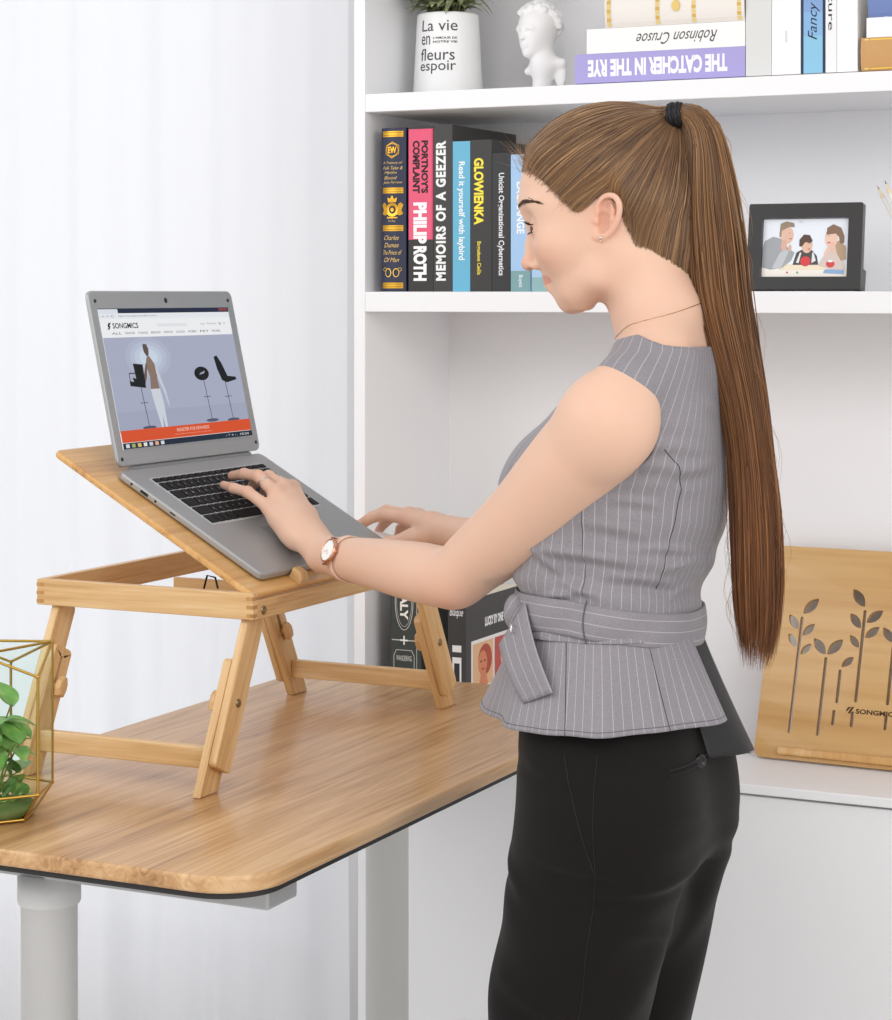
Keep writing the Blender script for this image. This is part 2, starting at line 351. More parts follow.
for ri, (ws, h) in enumerate(rows):
    hh = (KY1-KY0)*h/tot; sc = (KX1-KX0)/sum(ws); x = KX0
    for ki, w in enumerate(ws):
        ww = w*sc; key = (round(ww, 5), round(hh, 5))
        if key not in kproto:
            m = MB(); m.prism(rrect(-ww/2+.0014, ww/2-.0014, -hh/2+.0014, hh/2-.0014, .0011, 3), 0, .0016, bev=.0005)
            o = m.build('key', keym, base, M=Matrix.Translation((x+ww/2, y-hh/2, .0006))); kproto[key] = o
        else:
            o = kproto[key].copy(); COL.objects.link(o); o.matrix_basis = Matrix.Translation((x+ww/2, y-hh/2, .0006))
        g = glyph[ri][ki-1:ki] if ki else ''
        if g:
            v, f = text2d(g); gs = .0045; letters.add([(x+.003+p[0]*gs, y-hh*.62+p[1]*gs, .00225) for p in v], f)
        x += ww
    y -= hh
letters.build('key_legends', mat('key_white', 'd8d8d8', .6), base, M=Matrix())
m = MB(); m.prism(rrect(.128, .228, .018, .092, .003, 4), .00005, .0003); m.build('touchpad', mat('touchpad', '8f9192', .35, metal=.3), base, M=Matrix())
m = MB()   # ports on the near side (local -x face)
for yy, l, h in ((.229, .004, .004), (.206, .014, .0045), (.186, .004, .004), (.155, .010, .0025)):
    m.box(-.0003, .002, yy-l/2, yy+l/2, -.005-h/2, -.005+h/2, .0008)
m.build('port', blk, base, M=Matrix())
# lid
LB = LO+EY*.2565+EZ*.004; TOP = Vector((-1.704, 2.43, 1.4215)); ly = (TOP-Vector((-1.6526, 2.43, 1.1877))).normalized(); lz = EX.cross(ly)
LF = frame(LB-ly*.006, EX, ly, lz); LH = .2405
m = MB(); m.prism(rrect(0, LW, .006, LH+.006, .011, 6), -.0062, 0, bev=.0022, seg=3); lid = m.build('lid', alu, lap, M=W0 @ LF)
m = MB(); m.tube([(.03, .001, -.004), (LW-.03, .001, -.004)], .0050, 16); m.build('hinge', mat('hinge_silver', '8c8e90', .4, metal=.5), lid, M=Matrix())
m = MB()
for x, yy in ((.010, .016), (LW-.010, .018), (.014, .232), (LW-.014, .232)): m.lathe([(0, .0012), (.0018, .0012), (.0026, .0006), (.0026, 0)], Matrix.Translation((x, yy, 0)), 14)
m.build('bumper', blk, lid, M=Matrix())
m = MB(); m.lathe([(0, .0006), (.0034, .0006), (.0040, 0)], Matrix.Translation((LW/2+.003, .2325, 0)), 20); m.build('webcam', blk, lid, M=Matrix())
SX0, SX1, SY0, SY1 = .0155, .350, .0285, .2215; sw, sh_ = SX1-SX0, SY1-SY0
ar = Art(.00003, emit=.92)
def S(u, v): return (SX0+u*sw, SY0+v*sh_)
def sr(u0, u1, v0, v1, c): a_, b_ = S(u0, v0), S(u1, v1); ar.rect(a_[0], b_[0], a_[1], b_[1], c)
def stx(t, u0, u1, v0, v1, c, **k): a_, b_ = S(u0, v0), S(u1, v1); ar.text(t, a_[0], b_[0], a_[1], b_[1], c, **k)
sr(0, 1, 0, 1, 'f1f2f4'); sr(0, 1, .965, 1, '1c2740'); sr(.0, .14, .955, .995, 'dfe4ec'); sr(0, 1, .925, .962, 'e8ebf0')
sr(.92, .99, .975, .995, '8a4048'); stx('https://www.songmics.com/office-furniture', .14, .42, .936, .952, '6d7580')
stx('< > C', .02, .11, .936, .952, '5b6068'); stx('SONGMICS', .085, .27, .855, .895, '15171a', bold=.02)
ar.poly([S(.05, .875), S(.058, .895), S(.078, .9), S(.062, .875), S(.07, .875), S(.06, .85), S(.045, .848), S(.055, .862)], '15171a')
sr(.41, .64, .862, .885, 'e3e6ea'); stx('Log In   My Account', .75, .88, .868, .884, '70757c'); stx('N   +', .90, .95, .865, .888, '202226')
for i, t_ in enumerate(['ALL', 'FURNITURE', 'STORAGE', 'BEDROOM', 'OFFICE', 'OUTDOOR', 'HOBBY', 'PET', 'MORE']): stx(t_, .07+i*.095, .07+i*.095+.07, .812, .828, '3a3d42')
sr(.0, 1, .115, .79, 'a9aec4')
for k, c in enumerate(('b0b6cb', 'b7bfd3', 'c1cbdd', 'ccd8e8')): ar.poly([S(.30+.21*(1-k*.2)*math.cos(t_)*.8, .64+.20*(1-k*.2)*math.sin(t_)*.75) for t_ in [2*math.pi*i/28 for i in range(28)]], c)
sr(0, 1, .115, .26, 'a3a8be')
def SP(pts, c): ar.poly([S(*p) for p in pts], c)
# picture on the web page: dress-form figure beside three bar stools
SP([(.275, .74), (.30, .735), (.31, .70), (.305, .66), (.29, .645), (.272, .68), (.27, .72)], '5d5048')
SP([(.29, .65), (.305, .65), (.33, .60), (.345, .56), (.335, .48), (.34, .41), (.275, .41), (.285, .50), (.27, .58), (.278, .62)], '8a7468')
SP([(.27, .60), (.28, .59), (.262, .50), (.235, .43), (.222, .42), (.24, .50)], '6b5b52')
SP([(.335, .60), (.345, .57), (.365, .48), (.385, .38), (.392, .27), (.38, .30), (.368, .38), (.345, .46), (.335, .53)], 'c7ccd8')
SP([(.272, .41), (.342, .41), (.352, .30), (.350, .13), (.335, .12), (.325, .22), (.318, .13), (.305, .13), (.285, .28)], 'd0d4de')
def stool(cx, b, w):
    ar.stroke([S(cx, b+.01), S(cx-.012, b+.33)], .0016, '4c5464'); ar.poly([S(cx+.05*math.cos(t_), b+.012+.012*math.sin(t_)) for t_ in [2*math.pi*i/16 for i in range(16)]], '50586a')
    ar.stroke([S(cx-.035, b+.19), S(cx+.02, b+.19)], .0010, '4c5464')
stool(.215, .125, 1); stool(.70, .135, 1); stool(.87, .125, 1)
SP([(.155, .50), (.165, .45), (.24, .43), (.245, .59), (.175, .60), (.18, .49)], '14161b'); SP([(.13, .44), (.24, .42), (.24, .455), (.13, .475)], '14161b'); ar.stroke([S(.135, .46), S(.135, .53), S(.18, .53)], .0014, '20232a')
ar.poly([S(.68+.058*math.cos(t_), .50+.052*math.sin(t_)) for t_ in [2*math.pi*i/22 for i in range(22)]], '14161b'); SP([(.66, .49), (.70, .50), (.71, .52), (.67, .505)], '9aa0b0')
SP([(.80, .62), (.825, .63), (.855, .57), (.885, .47), (.95, .46), (.955, .44), (.87, .42), (.835, .44), (.81, .53)], '14161b')
sr(0, 1, .045, .13, 'd9532c'); stx('REGISTER FOR REWARDS', .41, .66, .088, .112, 'f6d8cb'); stx('Join the club and save on every order you place with us', .39, .68, .063, .075, 'f0b49f')
sr(0, 1, 0, .042, '1d2b3c'); 
for i in range(7): sr(.02+i*.042, .045+i*.042, .008, .034, ['d8dde2', '9fb06d', 'e0c070', 'e6e6df', 'c8d0da', 'e8b090', 'd8dde2'][i])
stx('- * + : . 10:24', .78, .97, .012, .03, 'e8e8e8')
ar.mb.build('display', ar.mats, lid, M=Matrix())
# ------------------------------------------------------------------ glass terrarium with gold edges and a trailing plant
tc_ = Vector((-1.609, 2.11, 0)); TA = Vector((-1.566, 2.165, 0)); TB = Vector((-1.546, 2.098, 0))
a0 = math.atan2(TA.y-tc_.y, TA.x-tc_.x); rad = .069
def hexp(i, r, z): return Vector((tc_.x+r*math.cos(a0-i*math.pi/3), tc_.y+r*math.sin(a0-i*math.pi/3), z))
bot = [hexp(i, .046, .8030) for i in range(6)]; mid = [hexp(i, rad, .835) for i in range(6)]; top = [hexp(i, rad, 1.004 if i % 2 == 0 else .973) for i in range(6)]
te = thing('glass_terrarium', 'geometric glass terrarium with gold edges at the desk corner', 'terrarium', (tc_.x, tc_.y, .8))
gold = mat('gold_edging', 'c9a24e', .28, metal=1.)
m = MB()
def bar(a_, b_, r=.0017): m.tube([a_, b_], r, 6)
for i in range(6):
    j = (i+1) % 6; bar(bot[i], bot[j], .0022); bar(mid[i], mid[j]); bar(bot[i], mid[i]); bar(mid[i], top[i]); bar(top[i], top[j])
for i in (0, 2, 4): bar(top[i], top[(i+2) % 6])
for p in bot+mid+top: m.ball(p, .0024, 8)
m.build('frame', gold, te)
glassm = mat('clear_glass', 'f4fbf8', .02, trans=1., ior=1.08)
m = MB()
def pane(*ps):
    c = sum(ps, Vector())/len(ps); n = (ps[1]-ps[0]).cross(ps[2]-ps[0]).normalized()*.0006; q = [c+(p-c)*.985 for p in ps]; k = len(q)
    m.add([p+n for p in q]+[p-n for p in q], [tuple(range(k)), tuple(range(k, 2*k))[::-1]]+[(i, i+k, (i+1) % k+k, (i+1) % k) for i in range(k)])
for i in range(6):
    j = (i+1) % 6; pane(bot[i], bot[j], mid[j], mid[i]); pane(mid[i], mid[j], top[j], top[i])
for i in (0, 2, 4): pane(top[i], top[i+1], top[(i+2) % 6])
pane(*bot); m.build('glass', glassm, te)
m = MB(); m.lathe([(0, .8050), (.042, .8050), (.047, .813), (.046, .817), (0, .822)], Matrix.Translation((tc_.x, tc_.y, 0)), 30)
m.build('soil', mat('moss', '7c8b52', .95), te)
leafm = mat('leaf_green', '5f9a3f', .4, sss=.1); nt = leafm.node_tree; tcn = N(nt, 'ShaderNodeTexCoord'); nn = N(nt, 'ShaderNodeTexNoise', Scale=38., Detail=2.); nt.links.new(tcn.outputs['Object'], nn.inputs['Vector'])
nt.links.new(ramp(nt, nn.outputs[0], [(.3, '5c9440'), (.5, '86b65c'), (.7, 'bcd88a')]), nt.nodes['Principled BSDF'].inputs['Base Color'])
def leafmesh(m, base_, dir_, nrm, L_, W_, curl=.35, n=9, mi=0):
    d_ = Vector(dir_).normalized(); nr = (Vector(nrm)-d_*Vector(nrm).dot(d_)).normalized(); sd = d_.cross(nr); rows_ = []
    for i in range(n+1):
        t_ = i/n; w_ = W_*(math.sin(math.pi*t_**.75)**.8 if 0 < t_ < 1 else 0.02); c = Vector(base_)+d_*L_*t_+nr*(-curl*L_*t_*t_)
        rows_.append([c+sd*w_*.5*k+nr*(abs(k)*w_*.12) for k in (-1, -.5, 0, .5, 1)])
    m.grid(rows_, mi)
pl = thing('trailing_plant', 'small green leafy plant growing inside the gold-edged glass terrarium', 'plant', (tc_.x, tc_.y, .822))
stem = MB(); lf = MB(); r = random.Random(5)
for i in range(26):
    a_ = i*2.4; q = .008+.030*math.sqrt(i/26); b_ = Vector((tc_.x+q*math.cos(a_), tc_.y+q*math.sin(a_), .8215)); L_ = r.uniform(.018, .028)
    leafmesh(lf, b_, (math.cos(a_+r.uniform(-1, 1))*.6, math.sin(a_+r.uniform(-1, 1))*.6, r.uniform(.3, 1.2)), (0, 0, 1), L_, L_*.66)
for k in range(10):
    a_ = k*.63+.3; h = r.uniform(.02, .11); rr_ = r.uniform(.015, .05)
    if k == 3: h = .115; a_ = -.3; rr_ = .035
    pts = [Vector((tc_.x, tc_.y, .821))+Vector((math.cos(a_)*rr_*q, math.sin(a_)*rr_*q, h*math.sin(q*1.7)/.99)) for q in (0, .3, .6, .85, 1)]
    stem.tube(pts, [.0013, .0012, .001, .0009, .0007], 6)
    for q in (2, 3, 4):
        for sg in (-1, 1):
            d_ = Vector((math.cos(a_+sg*1.0), math.sin(a_+sg*1.0), r.uniform(-.3, .5))); L_ = r.uniform(.030, .048)*(1.15-h*2.2); b_ = pts[q]
            e_ = b_+d_.normalized()*L_
            if math.hypot(e_.x-tc_.x, e_.y-tc_.y) > .056: d_ = Vector((tc_.x-b_.x, tc_.y-b_.y, .02)).normalized()+Vector((0, 0, .7))
            leafmesh(lf, b_, d_, (0, 0, 1), L_, L_*.62)
stem.build('stem', mat('stem_green', '7f8f4a', .5), pl); lf.build('leaf', leafm, pl)
# ------------------------------------------------------------------ books
pagem = mat('book_pages', 'e9e2d0', .8)
pagen = pagem.node_tree; tcn = N(pagen, 'ShaderNodeTexCoord'); wv = N(pagen, 'ShaderNodeTexWave', Scale=700., Distortion=.3); wv.bands_direction = 'X'; pagen.links.new(tcn.outputs['Object'], wv.inputs['Vector'])
pagen.links.new(ramp(pagen, wv.outputs[0], [(0, 'ddd5c0'), (1, 'f0eadb')]), pagen.nodes['Principled BSDF'].inputs['Base Color'])
def book(label, w, h, dp, col, M, group=None, rough=.5, rounded=.0, hard=True, art=None, pages=None):
    """local frame: x across the spine, y up the spine, z out of the spine (book body lies at z<0). M places it."""
    th = thing('book', label, 'book', tuple(M.translation), group)
    T = Matrix.Translation(-M.translation) @ M; c = .0022 if hard else .0006; o = .003 if hard else .0
    cv = MB(); n = 8; outer = [(0, -dp)]; 
    sp = [(w*i/n, rounded*(math.sin(math.pi*i/n)**.6 if 0 < i < n else 0)) for i in range(n+1)]
    outer = [(0, -dp)]+sp+[(w, -dp)]; inner = [(w-c, -dp)]+[(max(c, min(w-c, x)), z-c*1.6) for x, z in sp[::-1]]+[(c, -dp)]
    prof = outer+inner        # U-shaped cross-section in the x-z plane, extruded along y
    V = [(x, 0, z) for x, z in prof]+[(x, h, z) for x, z in prof]; k = len(prof)
    tr_ = tessellate_polygon([[Vector((x, z, 0)) for x, z in prof]])
    F = [(i, (i+1) % k, (i+1) % k+k, i+k) for i in range(k)]+[tuple(q) for q in tr_]+[tuple(i+k for i in q)[::-1] for q in tr_]
    cv.add(V, F); bmx = bmesh.new(); me = bpy.data.meshes.new('x'); me.from_pydata(V, [], F); bmx.from_mesh(me); bpy.data.meshes.remove(me)
    bmesh.ops.recalc_face_normals(bmx, faces=bmx.faces[:]); cv = MB(); cv.bm(bmx)
    cv.build('cover', mat('cover_'+col, col, rough), th, M=T)
    pg = MB(); pg.box(c+.0002, w-c-.0002, o, h-o, -dp+o, -c*2.2, 0); pg.build('pages', pages or pagem, th, M=T)
    if art:
        a_ = Art(); art(a_, w, h); zz = lambda x: rounded*(max(0, math.sin(math.pi*min(1, max(0, x/w))))**.6)
        a_.mb.v = [(p[0], p[1], p[2]+zz(p[0])) for p in a_.mb.v]; a_.mb.build('spine_print', a_.mats, th, M=T)
    return th
def upright(x0, zb, yf=3.27): return frame((x0, yf, zb), (1, 0, 0), (0, 0, 1), (0, -1, 0))
def lying(x1, zb, yf=3.27, flip=True):      # spine runs along X; local y points to -X, local x points up
    return frame((x1, yf, zb), (0, 0, 1), (-1, 0, 0), (0, -1, 0)) if flip else frame((x1, yf, zb), (0, 0, 1), (1, 0, 0), (0, 1, 0))
G1 = 'books standing on the middle shelf'; GD = 'd8a53c'
def a_navy(a, w, h):
    rect0 = a.rect
    def band(x0, x1, y0, y1, c, metal=False):
        for k in range(10): z_ = a.z; rect0(x0+(x1-x0)*k/10, x0+(x1-x0)*(k+1)/10, y0, y1, c, metal); a.z = z_
        a.z += a.eps
    a.rect = band
    for y0 in (.945, .60, .37, .02): a.rect(w*.08, w*.92, h*y0, h*(y0+.035), GD, True); a.rect(w*.08, w*.92, h*(y0+.008), h*(y0+.011), '8a6420'); a.rect(w*.08, w*.92, h*(y0+.024), h*(y0+.027), '8a6420')
    a.ring(w*.5, h*.865, w*.32, h*.05, .0012, GD, True, 6, math.pi/6*0+.52); a.ring(w*.5, h*.865, w*.25, h*.04, .001, GD, True, 24); a.text('EW', w*.32, w*.68, h*.845, h*.885, GD, metal=True, bold=.04)
    for i, t_ in enumerate(['A Treasury of', 'Folk Tales &', 'Myths', 'Blood', 'John Ferrow']): a.text(t_, w*(.10+.05*(i in (2, 3))), w*(.90-.2*(i in (2, 3))), h*(.775-i*.03), h*(.795-i*.03), 'e6c47a', metal=False, shear=.4)
    a.poly(ell(w*.5, h*.50, w*.26, h*.042, 24), GD, True); a.poly(ell(w*.5, h*.50, w*.13, h*.024, 20), '2b3048'); a.poly(ell(w*.5, h*.50, w*.07, h*.012, 20), GD, True)
    a.poly([(w*.34, h*.545), (w*.30, h*.575), (w*.42, h*.565), (w*.5, h*.59), (w*.58, h*.565), (w*.70, h*.575), (w*.66, h*.545)], GD, True)
    for sg in (-1, 1):
        a.poly([(w*(.5+sg*x_), h*y_) for x_, y_ in ((.20, .47), (.30, .465), (.42, .475), (.36, .50), (.43, .53), (.34, .545), (.25, .535), (.22, .50))][::sg], GD, True)
        a.ring(w*(.5+sg*.16), h*.115, w*.13, h*.028, .0016, 'e0b860', True, 20); a.ring(w*(.5+sg*.30), h*.135, w*.08, h*.012, .0009, 'e0b860', True, 16)
    a.rect(w*.28, w*.72, h*.447, h*.456, GD, True); a.text('Est Rex', w*.36, w*.64, h*.425, h*.438, 'e6c47a')
    for i, t_ in enumerate(['Charles', 'Dumas', 'The Prince of', 'Of Man']): a.text(t_, w*(.12+.04*(i != 2)), w*(.88-.1*(i != 2)), h*(.315-i*.045), h*(.343-i*.045), 'e6c47a', shear=.45)
def a_pink(a, w, h):
    a.rect(.0003, w*.96, h*.315, h*.985, 'e8607f'); a.rect(w*.94, w, h*.315, h*.985, 'c84a68')
    a.text("PORTNOY'S", w*.52, w*.80, h*.595, h*.915, '2c2426', rot=-90, bold=.05); a.text('COMPLAINT', w*.17, w*.46, h*.595, h*.915, '2c2426', rot=-90, bold=.05)
    a.text('PHILIP', w*.20, w*.74, h*.29, h*.54, 'fbfbfb', rot=-90, bold=.055); a.text('ROTH', w*.20, w*.74, h*.065, h*.275, 'fbfbfb', rot=-90, bold=.055)
def a_geezer(a, w, h): a.text('MEMOIRS OF A GEEZER', w*.12, w*.66, h*.065, h*.905, 'f4f4f2', rot=90, bold=.045, space=1.15)
def a_blue(a, w, h): a.text('Read it yourself with laybird', w*.25, w*.70, h*.21, h*.865, 'f6fafc', rot=-90, bold=.02)
def a_glow(a, w, h): a.text('GLOWIENKA', w*.16, w*.62, h*.44, h*.88, 'ffe94a', rot=-90, bold=.04); a.text('Bogusława Cieśla', w*.26, w*.52, h*.11, h*.33, 'f0d648', rot=-90, bold=.02)
def a_uni(a, w, h): a.text('Unicist Organizational Cybernetics', w*.28, w*.68, h*.115, h*.855, 'ececec', rot=-90, bold=.02)
def a_exch(a, w, h): a.rect(0, w, 0, h*.15, '7fa3a6'); a.text('EXCHANGE', w*.30, w*.70, h*.42, h*.80, 'f4f8fc', rot=-90, bold=.03); a.text('Boyett', w*.36, w*.62, h*.03, h*.12, 'f4f8fc', rot=-90)
def a_teal(a, w, h): a.rect(0, w, 0, h*.17, '8fb4b4')
SH2 = 1.4257
specs = [(-1.6935, -1.6478, 1.7000, .215, '2b3048', 'navy blue book with gold bands and crests, far left on the middle shelf', a_navy, .006),
 (-1.6432, -1.5972, 1.7010, .22, '302d2c', 'pink and black book lettered PHILIP ROTH on the middle shelf', a_pink, .0),
 (-1.5965, -1.5622, 1.7025, .262, '3b3a38', 'tall dark grey book lettered MEMOIRS OF A GEEZER', a_geezer, .0),
 (-1.5614, -1.5296, 1.6740, .17, '68b4d2', 'bright blue book lettered Read it yourself', a_blue, .0),
 (-1.5287, -1.4906, 1.6755, .225, '353432', 'dark book with yellow GLOWIENKA lettering', a_glow, .0),
 (-1.4898, -1.4575, 1.6530, .20, '2d2d2f', 'black book with thin white lettering, right of the yellow-lettered one', a_uni, .0),
 (-1.4562, -1.4215, 1.6495, .19, 'a4c6ea', 'light blue book lettered EXCHANGE beside the woman\'s forehead', a_exch, .0),
 (-1.4190, -1.3860, 1.5600, .19, 'a9c9e6', 'short pale blue and teal book half hidden behind the woman\'s face', a_teal, .0)]
for x0, x1, zt, dp, col, lab, art, rd in specs:
    book(lab, x1-x0, zt-SH2, dp, col, upright(x0, SH2), G1, art=art, rounded=rd, hard=(rd > 0 or x1 > -1.5), rough=.45)
# upper shelf
SH1 = 1.7602
def a_rye(a, w, h): a.text('THE CATCHER IN THE RYE', w*.20, w*.80, h*.10, h*.92, 'f6f4fb', rot=90, bold=.05)
def a_cru(a, w, h): a.text('Robinson Crusoe', w*.25, w*.72, h*.17, h*.68, '4e4e50', rot=90, shear=.5)
def a_cream(a, w, h):
    for y0 in (.02, .34, .60, .955):
        for k in range(8): a.rect(w*(.03+.12*k), w*(.13+.12*k), h*y0, h*(y0+.028), 'd9b04a' if k % 2 else 'e7cc85')
    a.poly(ell(w*.5, h*.48, w*.16, h*.03, 16), 'e3c577')
# lying spines: local x = up, local y = -X ; text rot chosen so it reads upside down as in the photograph
book('purple book lettered THE CATCHER IN THE RYE upside down, bottom of stack', .0470, .2860, .19, 'a9a1d8', lying(-1.0575, SH1), 'books lying in a stack on the top shelf', art=a_rye)
book('white book with script lettering lying on the purple book', .0395, .2650, .18, 'f4f3f1', lying(-1.0575, SH1+.0472), 'books lying in a stack on the top shelf', art=a_cru)
book('cream book with gold ornament on top of the stack', .058, .232, .17, 'ebe6df', lying(-1.0575, SH1+.0870), 'books lying in a stack on the top shelf', art=a_cream, rounded=.006)
def a_fancy(a, w, h):
    a.rect(w*.10, w*.90, 0, h, '8cc3e0'); a.rect(w*.10, w*.90, h*.28, h*.46, '88b4dc'); a.rect(w*.10, w*.90, h*.46, h, '85a4d2'); a.text('Fancy Series', w*.28, w*.78, h*.25, h*.85, '1f2c46', rot=90, shear=.35)
def a_ture(a, w, h): a.text('Nature', w*.25, w*.75, h*.30, h*.72, '1c1c1e', rot=-90)
def a_faint(a, w, h): a.rect(w*.46, w*.54, h*.22, h*.30, 'dcdcde')
G3 = 'books standing upright on the top shelf'
for x0, x1, zt, dp, col, lab, art in ((-1.0563, -1.0150, 1.975, .20, 'd9dad8', 'pale grey book standing beside the lying stack', a_faint), (-1.0142, -.9685, 1.985, .21, 'f3f3f4', 'thick white book between the pale grey and blue ones', a_faint),
  (-.9675, -.9300, 1.965, .20, '1f3450', 'blue book with black edges lettered Fancy', a_fancy), (-.9292, -.9120, 1.975, .20, 'ededee', 'thin white book with black lettering right of the blue one', a_ture), (-.9112, -.8795, 1.97, .21, 'f6f6f8', 'blank white book at the right end of the upright row', None)):
    book(lab, x1-x0, zt-SH1, dp, col, upright(x0, SH1), G3, art=art, hard=False)
def a_gold(a, w, h): 
    a.rect(w*.04, w*.96, h*.06, h*.28, 'e8c35a', True); a.rect(w*.04, w*.96, h*.022, h*.05, 'f2d684'); a.rect(w*.04, w*.96, h*.5, h*.52, 'e8c35a', True)
def a_wh2(a, w, h): a.rect(w*.44, w*.52, h*.17, h*.20, '8a8a8c'); a.rect(w*.44, w*.54, h*.21, h*.23, '8a8a8c')
def a_bl2(a, w, h): a.rect(0, w, h*.10, h*.13, 'c9d2e8'); a.rect(0, w, h*.16, h*.18, 'a9b6d8')
def lyingR(x0, zb, yf=3.27):     # local x up... spine start at the left end
    return frame((x0, yf, zb+0), (0, 0, 1), (1, 0, 0), (0, 1, 0))
for i, (x0, zb, w_, col, lab, art) in enumerate(((-.8735, SH1, .0500, 'c99a62', 'tan book with gold bands lying at the right end of the top shelf', a_gold), (-.8655, SH1+.0502, .0300, 'f6f4f5', 'thin white book lying between the tan and blue books', a_wh2), (-.8625, SH1+.0804, .0480, '6f83b8', 'blue book lying on top of the right-hand stack', a_bl2))):
    th = book(lab, w_, .235, .18, col, frame((x0+.235, 3.27, zb), (0, 0, 1), (-1, 0, 0), (0, -1, 0)), 'books lying at the right end of the top shelf', art=(lambda a, w, h, art=art: (art(a, w, h), setattr(a.mb, 'v', [(p[0], h-p[1], p[2]) for p in a.mb.v]), setattr(a.mb, 'f', [q[::-1] for q in a.mb.f]))), rounded=.004 if i != 1 else 0)
# ------------------------------------------------------------------ lower compartment: two dark books
CT = .6650
def a_italy(a, w, h):
    c = 'cfcdc4'; a.stroke([(w*.86, 0), (w*.86, h)], .0009, c); a.ring(w*.45, h*.80, w*.30, h*.16, .0012, c); a.ring(w*.45, h*.80, w*.25, h*.14, .0007, c)
    a.text('ITALY', w*.32, w*.58, h*.70, h*.90, 'f2f0e8', rot=-90, bold=.04); a.stroke([(w*.05, h*.585), (w*.85, h*.585)], .0016, c)
    a.text('+', w*.32, w*.58, h*.56, h*.61, 'f2f0e8'); a.stroke([(w*.12, h*.05), (w*.12, h*.50), (w*.2, h*.53), (w*.7, h*.53), (w*.78, h*.50), (w*.78, h*.05)], .001, c)
    for y_, t_ in ((.47, 'WANDERING'), (.40, 'ITALY'), (.33, 'THE'), (.25, 'CITY GUIDE'), (.18, '& MORE')): a.text(t_, w*.20, w*.70, h*y_, h*(y_+.03), 'dcdad0')
book('dark green-grey book lettered ITALY standing in the lower compartment', .0578, .300, .22, '3a3e3a', upright(-1.6825, CT, 3.28), art=a_italy, hard=True)
bx0 = -1.575; bw = .0331; bd = .225; bh = .2480
def a_dark(a, w, h): 
    a.rect(w*.25, w*.75, h*.40, h*.62, 'eceaea'); a.rect(w*.35, w*.65, h*.44, h*.58, '333134'); a.rect(w*.25, w*.75, h*.655, h*.70, 'eceaea'); a.rect(w*.25, w*.75, h*.28, h*.36, 'eceaea'); a.text('Blaque', w*.1, w*.85, h*.88, h*.95, 'f4f4f4', shear=.3)
tb = book('black picture book with photos of faces on its cover', bw, bh, bd, '3c3a3a', upright(bx0, CT, 3.28), art=a_dark, hard=False)
ar = Art(.00006)
ar.rect(.02, bd-.012, .01, .178, 'eceae8'); ar.text('LUCKY BY ONE', .075, .150, .196, .212, 'f4f4f4', bold=.05)
def face(x0, x1, y0, y1, bg, skin, hair):
    ar.rect(x0, x1, y0, y1, bg); cx, cy, w_, h_ = (x0+x1)/2, (y0+y1)/2, (x1-x0), (y1-y0)
    ar.poly(ell(cx+w_*.1, cy+h_*.08, w_*.34, h_*.36, 20), hair); ar.poly(ell(cx-w_*.02, cy+h_*.02, w_*.22, h_*.28, 20), skin); ar.poly([(cx-w_*.2, y0), (cx+w_*.25, y0), (cx+w_*.12, cy-h_*.15), (cx-w_*.1, cy-h_*.15)], skin)
    ar.poly(ell(cx-w_*.10, cy+h_*.06, w_*.05, h_*.02, 10), '4a2c22'); ar.poly(ell(cx+w_*.08, cy+h_*.06, w_*.05, h_*.02, 10), '4a2c22'); ar.poly(ell(cx-w_*.01, cy-h_*.12, w_*.07, h_*.02, 10), 'a8433c')
face(.026, .108, .098, .172, 'e4b98e', 'd98a66', 'b5533f'); face(.114, .205, .098, .172, 'c25a54', 'dfae90', '6a3a2c'); face(.026, .108, .016, .092, 'e9e3dc', 'c98d5c', '8a5a34'); face(.114, .205, .016, .092, 'ece6df', 'c08058', '7a3f2c')
CM = frame((bx0+bw, 3.28, CT), (0, 1, 0), (0, 0, 1), (1, 0, 0)); ar.mb.build('cover_print', ar.mats, tb, M=Matrix.Translation(-Vector(WL[tb.name])) @ CM)
# ------------------------------------------------------------------ planter, bust, photo frame
pc = Vector((-1.6325, 3.40, SH1)); pt = thing('plant_pot', 'white tapered pot printed La vie en fleurs espoir on the top shelf', 'pot', tuple(pc))
pm = mat('pot_white', 'f3f3f3', .4)
m = MB(); m.lathe([(0, 0), (.0590, 0), (.0605, .002), (.0532, .1370), (.0525, .1412), (.0505, .1424), (.0490, .1405), (.0480, .115), (.0, .115)], Matrix.Translation(pc), 64); m.build('pot', pm, pt)
m = MB(); m.lathe([(0, .1315), (.0484, .1300), (.0480, .1200)], Matrix.Translation(pc), 32); m.build('soil', mat('potting_soil', '6b5b45', .95), pt)
ar = Art(.00003)
for t_, x0, x1, y0, y1, kw in (('La vie', -.050, .021, .1130, .1330, {}), ('en', -.050, -.030, .0890, .1050, {}), ("L'AMOUR DE", -.024, .020, .0985, .1025, dict(bold=.02)), ('NOTRE VIE', -.024, .020, .0915, .0955, dict(bold=.02)), ('fleurs', -.050, .015, .0610, .0820, {}), ('espoir', -.050, .017, .0370, .0600, {})):
    ar.text(t_, x0, x1, y0, y1, '45474b', **kw)
def wrap(x, y, z): 
    y *= .965; r_ = .0605-(.0605-.0532)*(y/.137)+.0002+z; th_ = x/.058 - math.pi/2 + R(25.7)-.06; return (pc.x+r_*math.cos(th_), pc.y+r_*math.sin(th_), pc.z+y)
ar.build('lettering', pt, warp=wrap)
pp = thing('potted_plant', 'grey-green leafy plant growing in the white lettered pot', 'plant', (pc.x, pc.y, pc.z+.134))
lm2 = mat('dusty_leaf', '8b9468', .6); nt = lm2.node_tree; tcn = N(nt, 'ShaderNodeTexCoord'); nn = N(nt, 'ShaderNodeTexNoise', Scale=70., Detail=2.); nt.links.new(tcn.outputs['Object'], nn.inputs['Vector'])
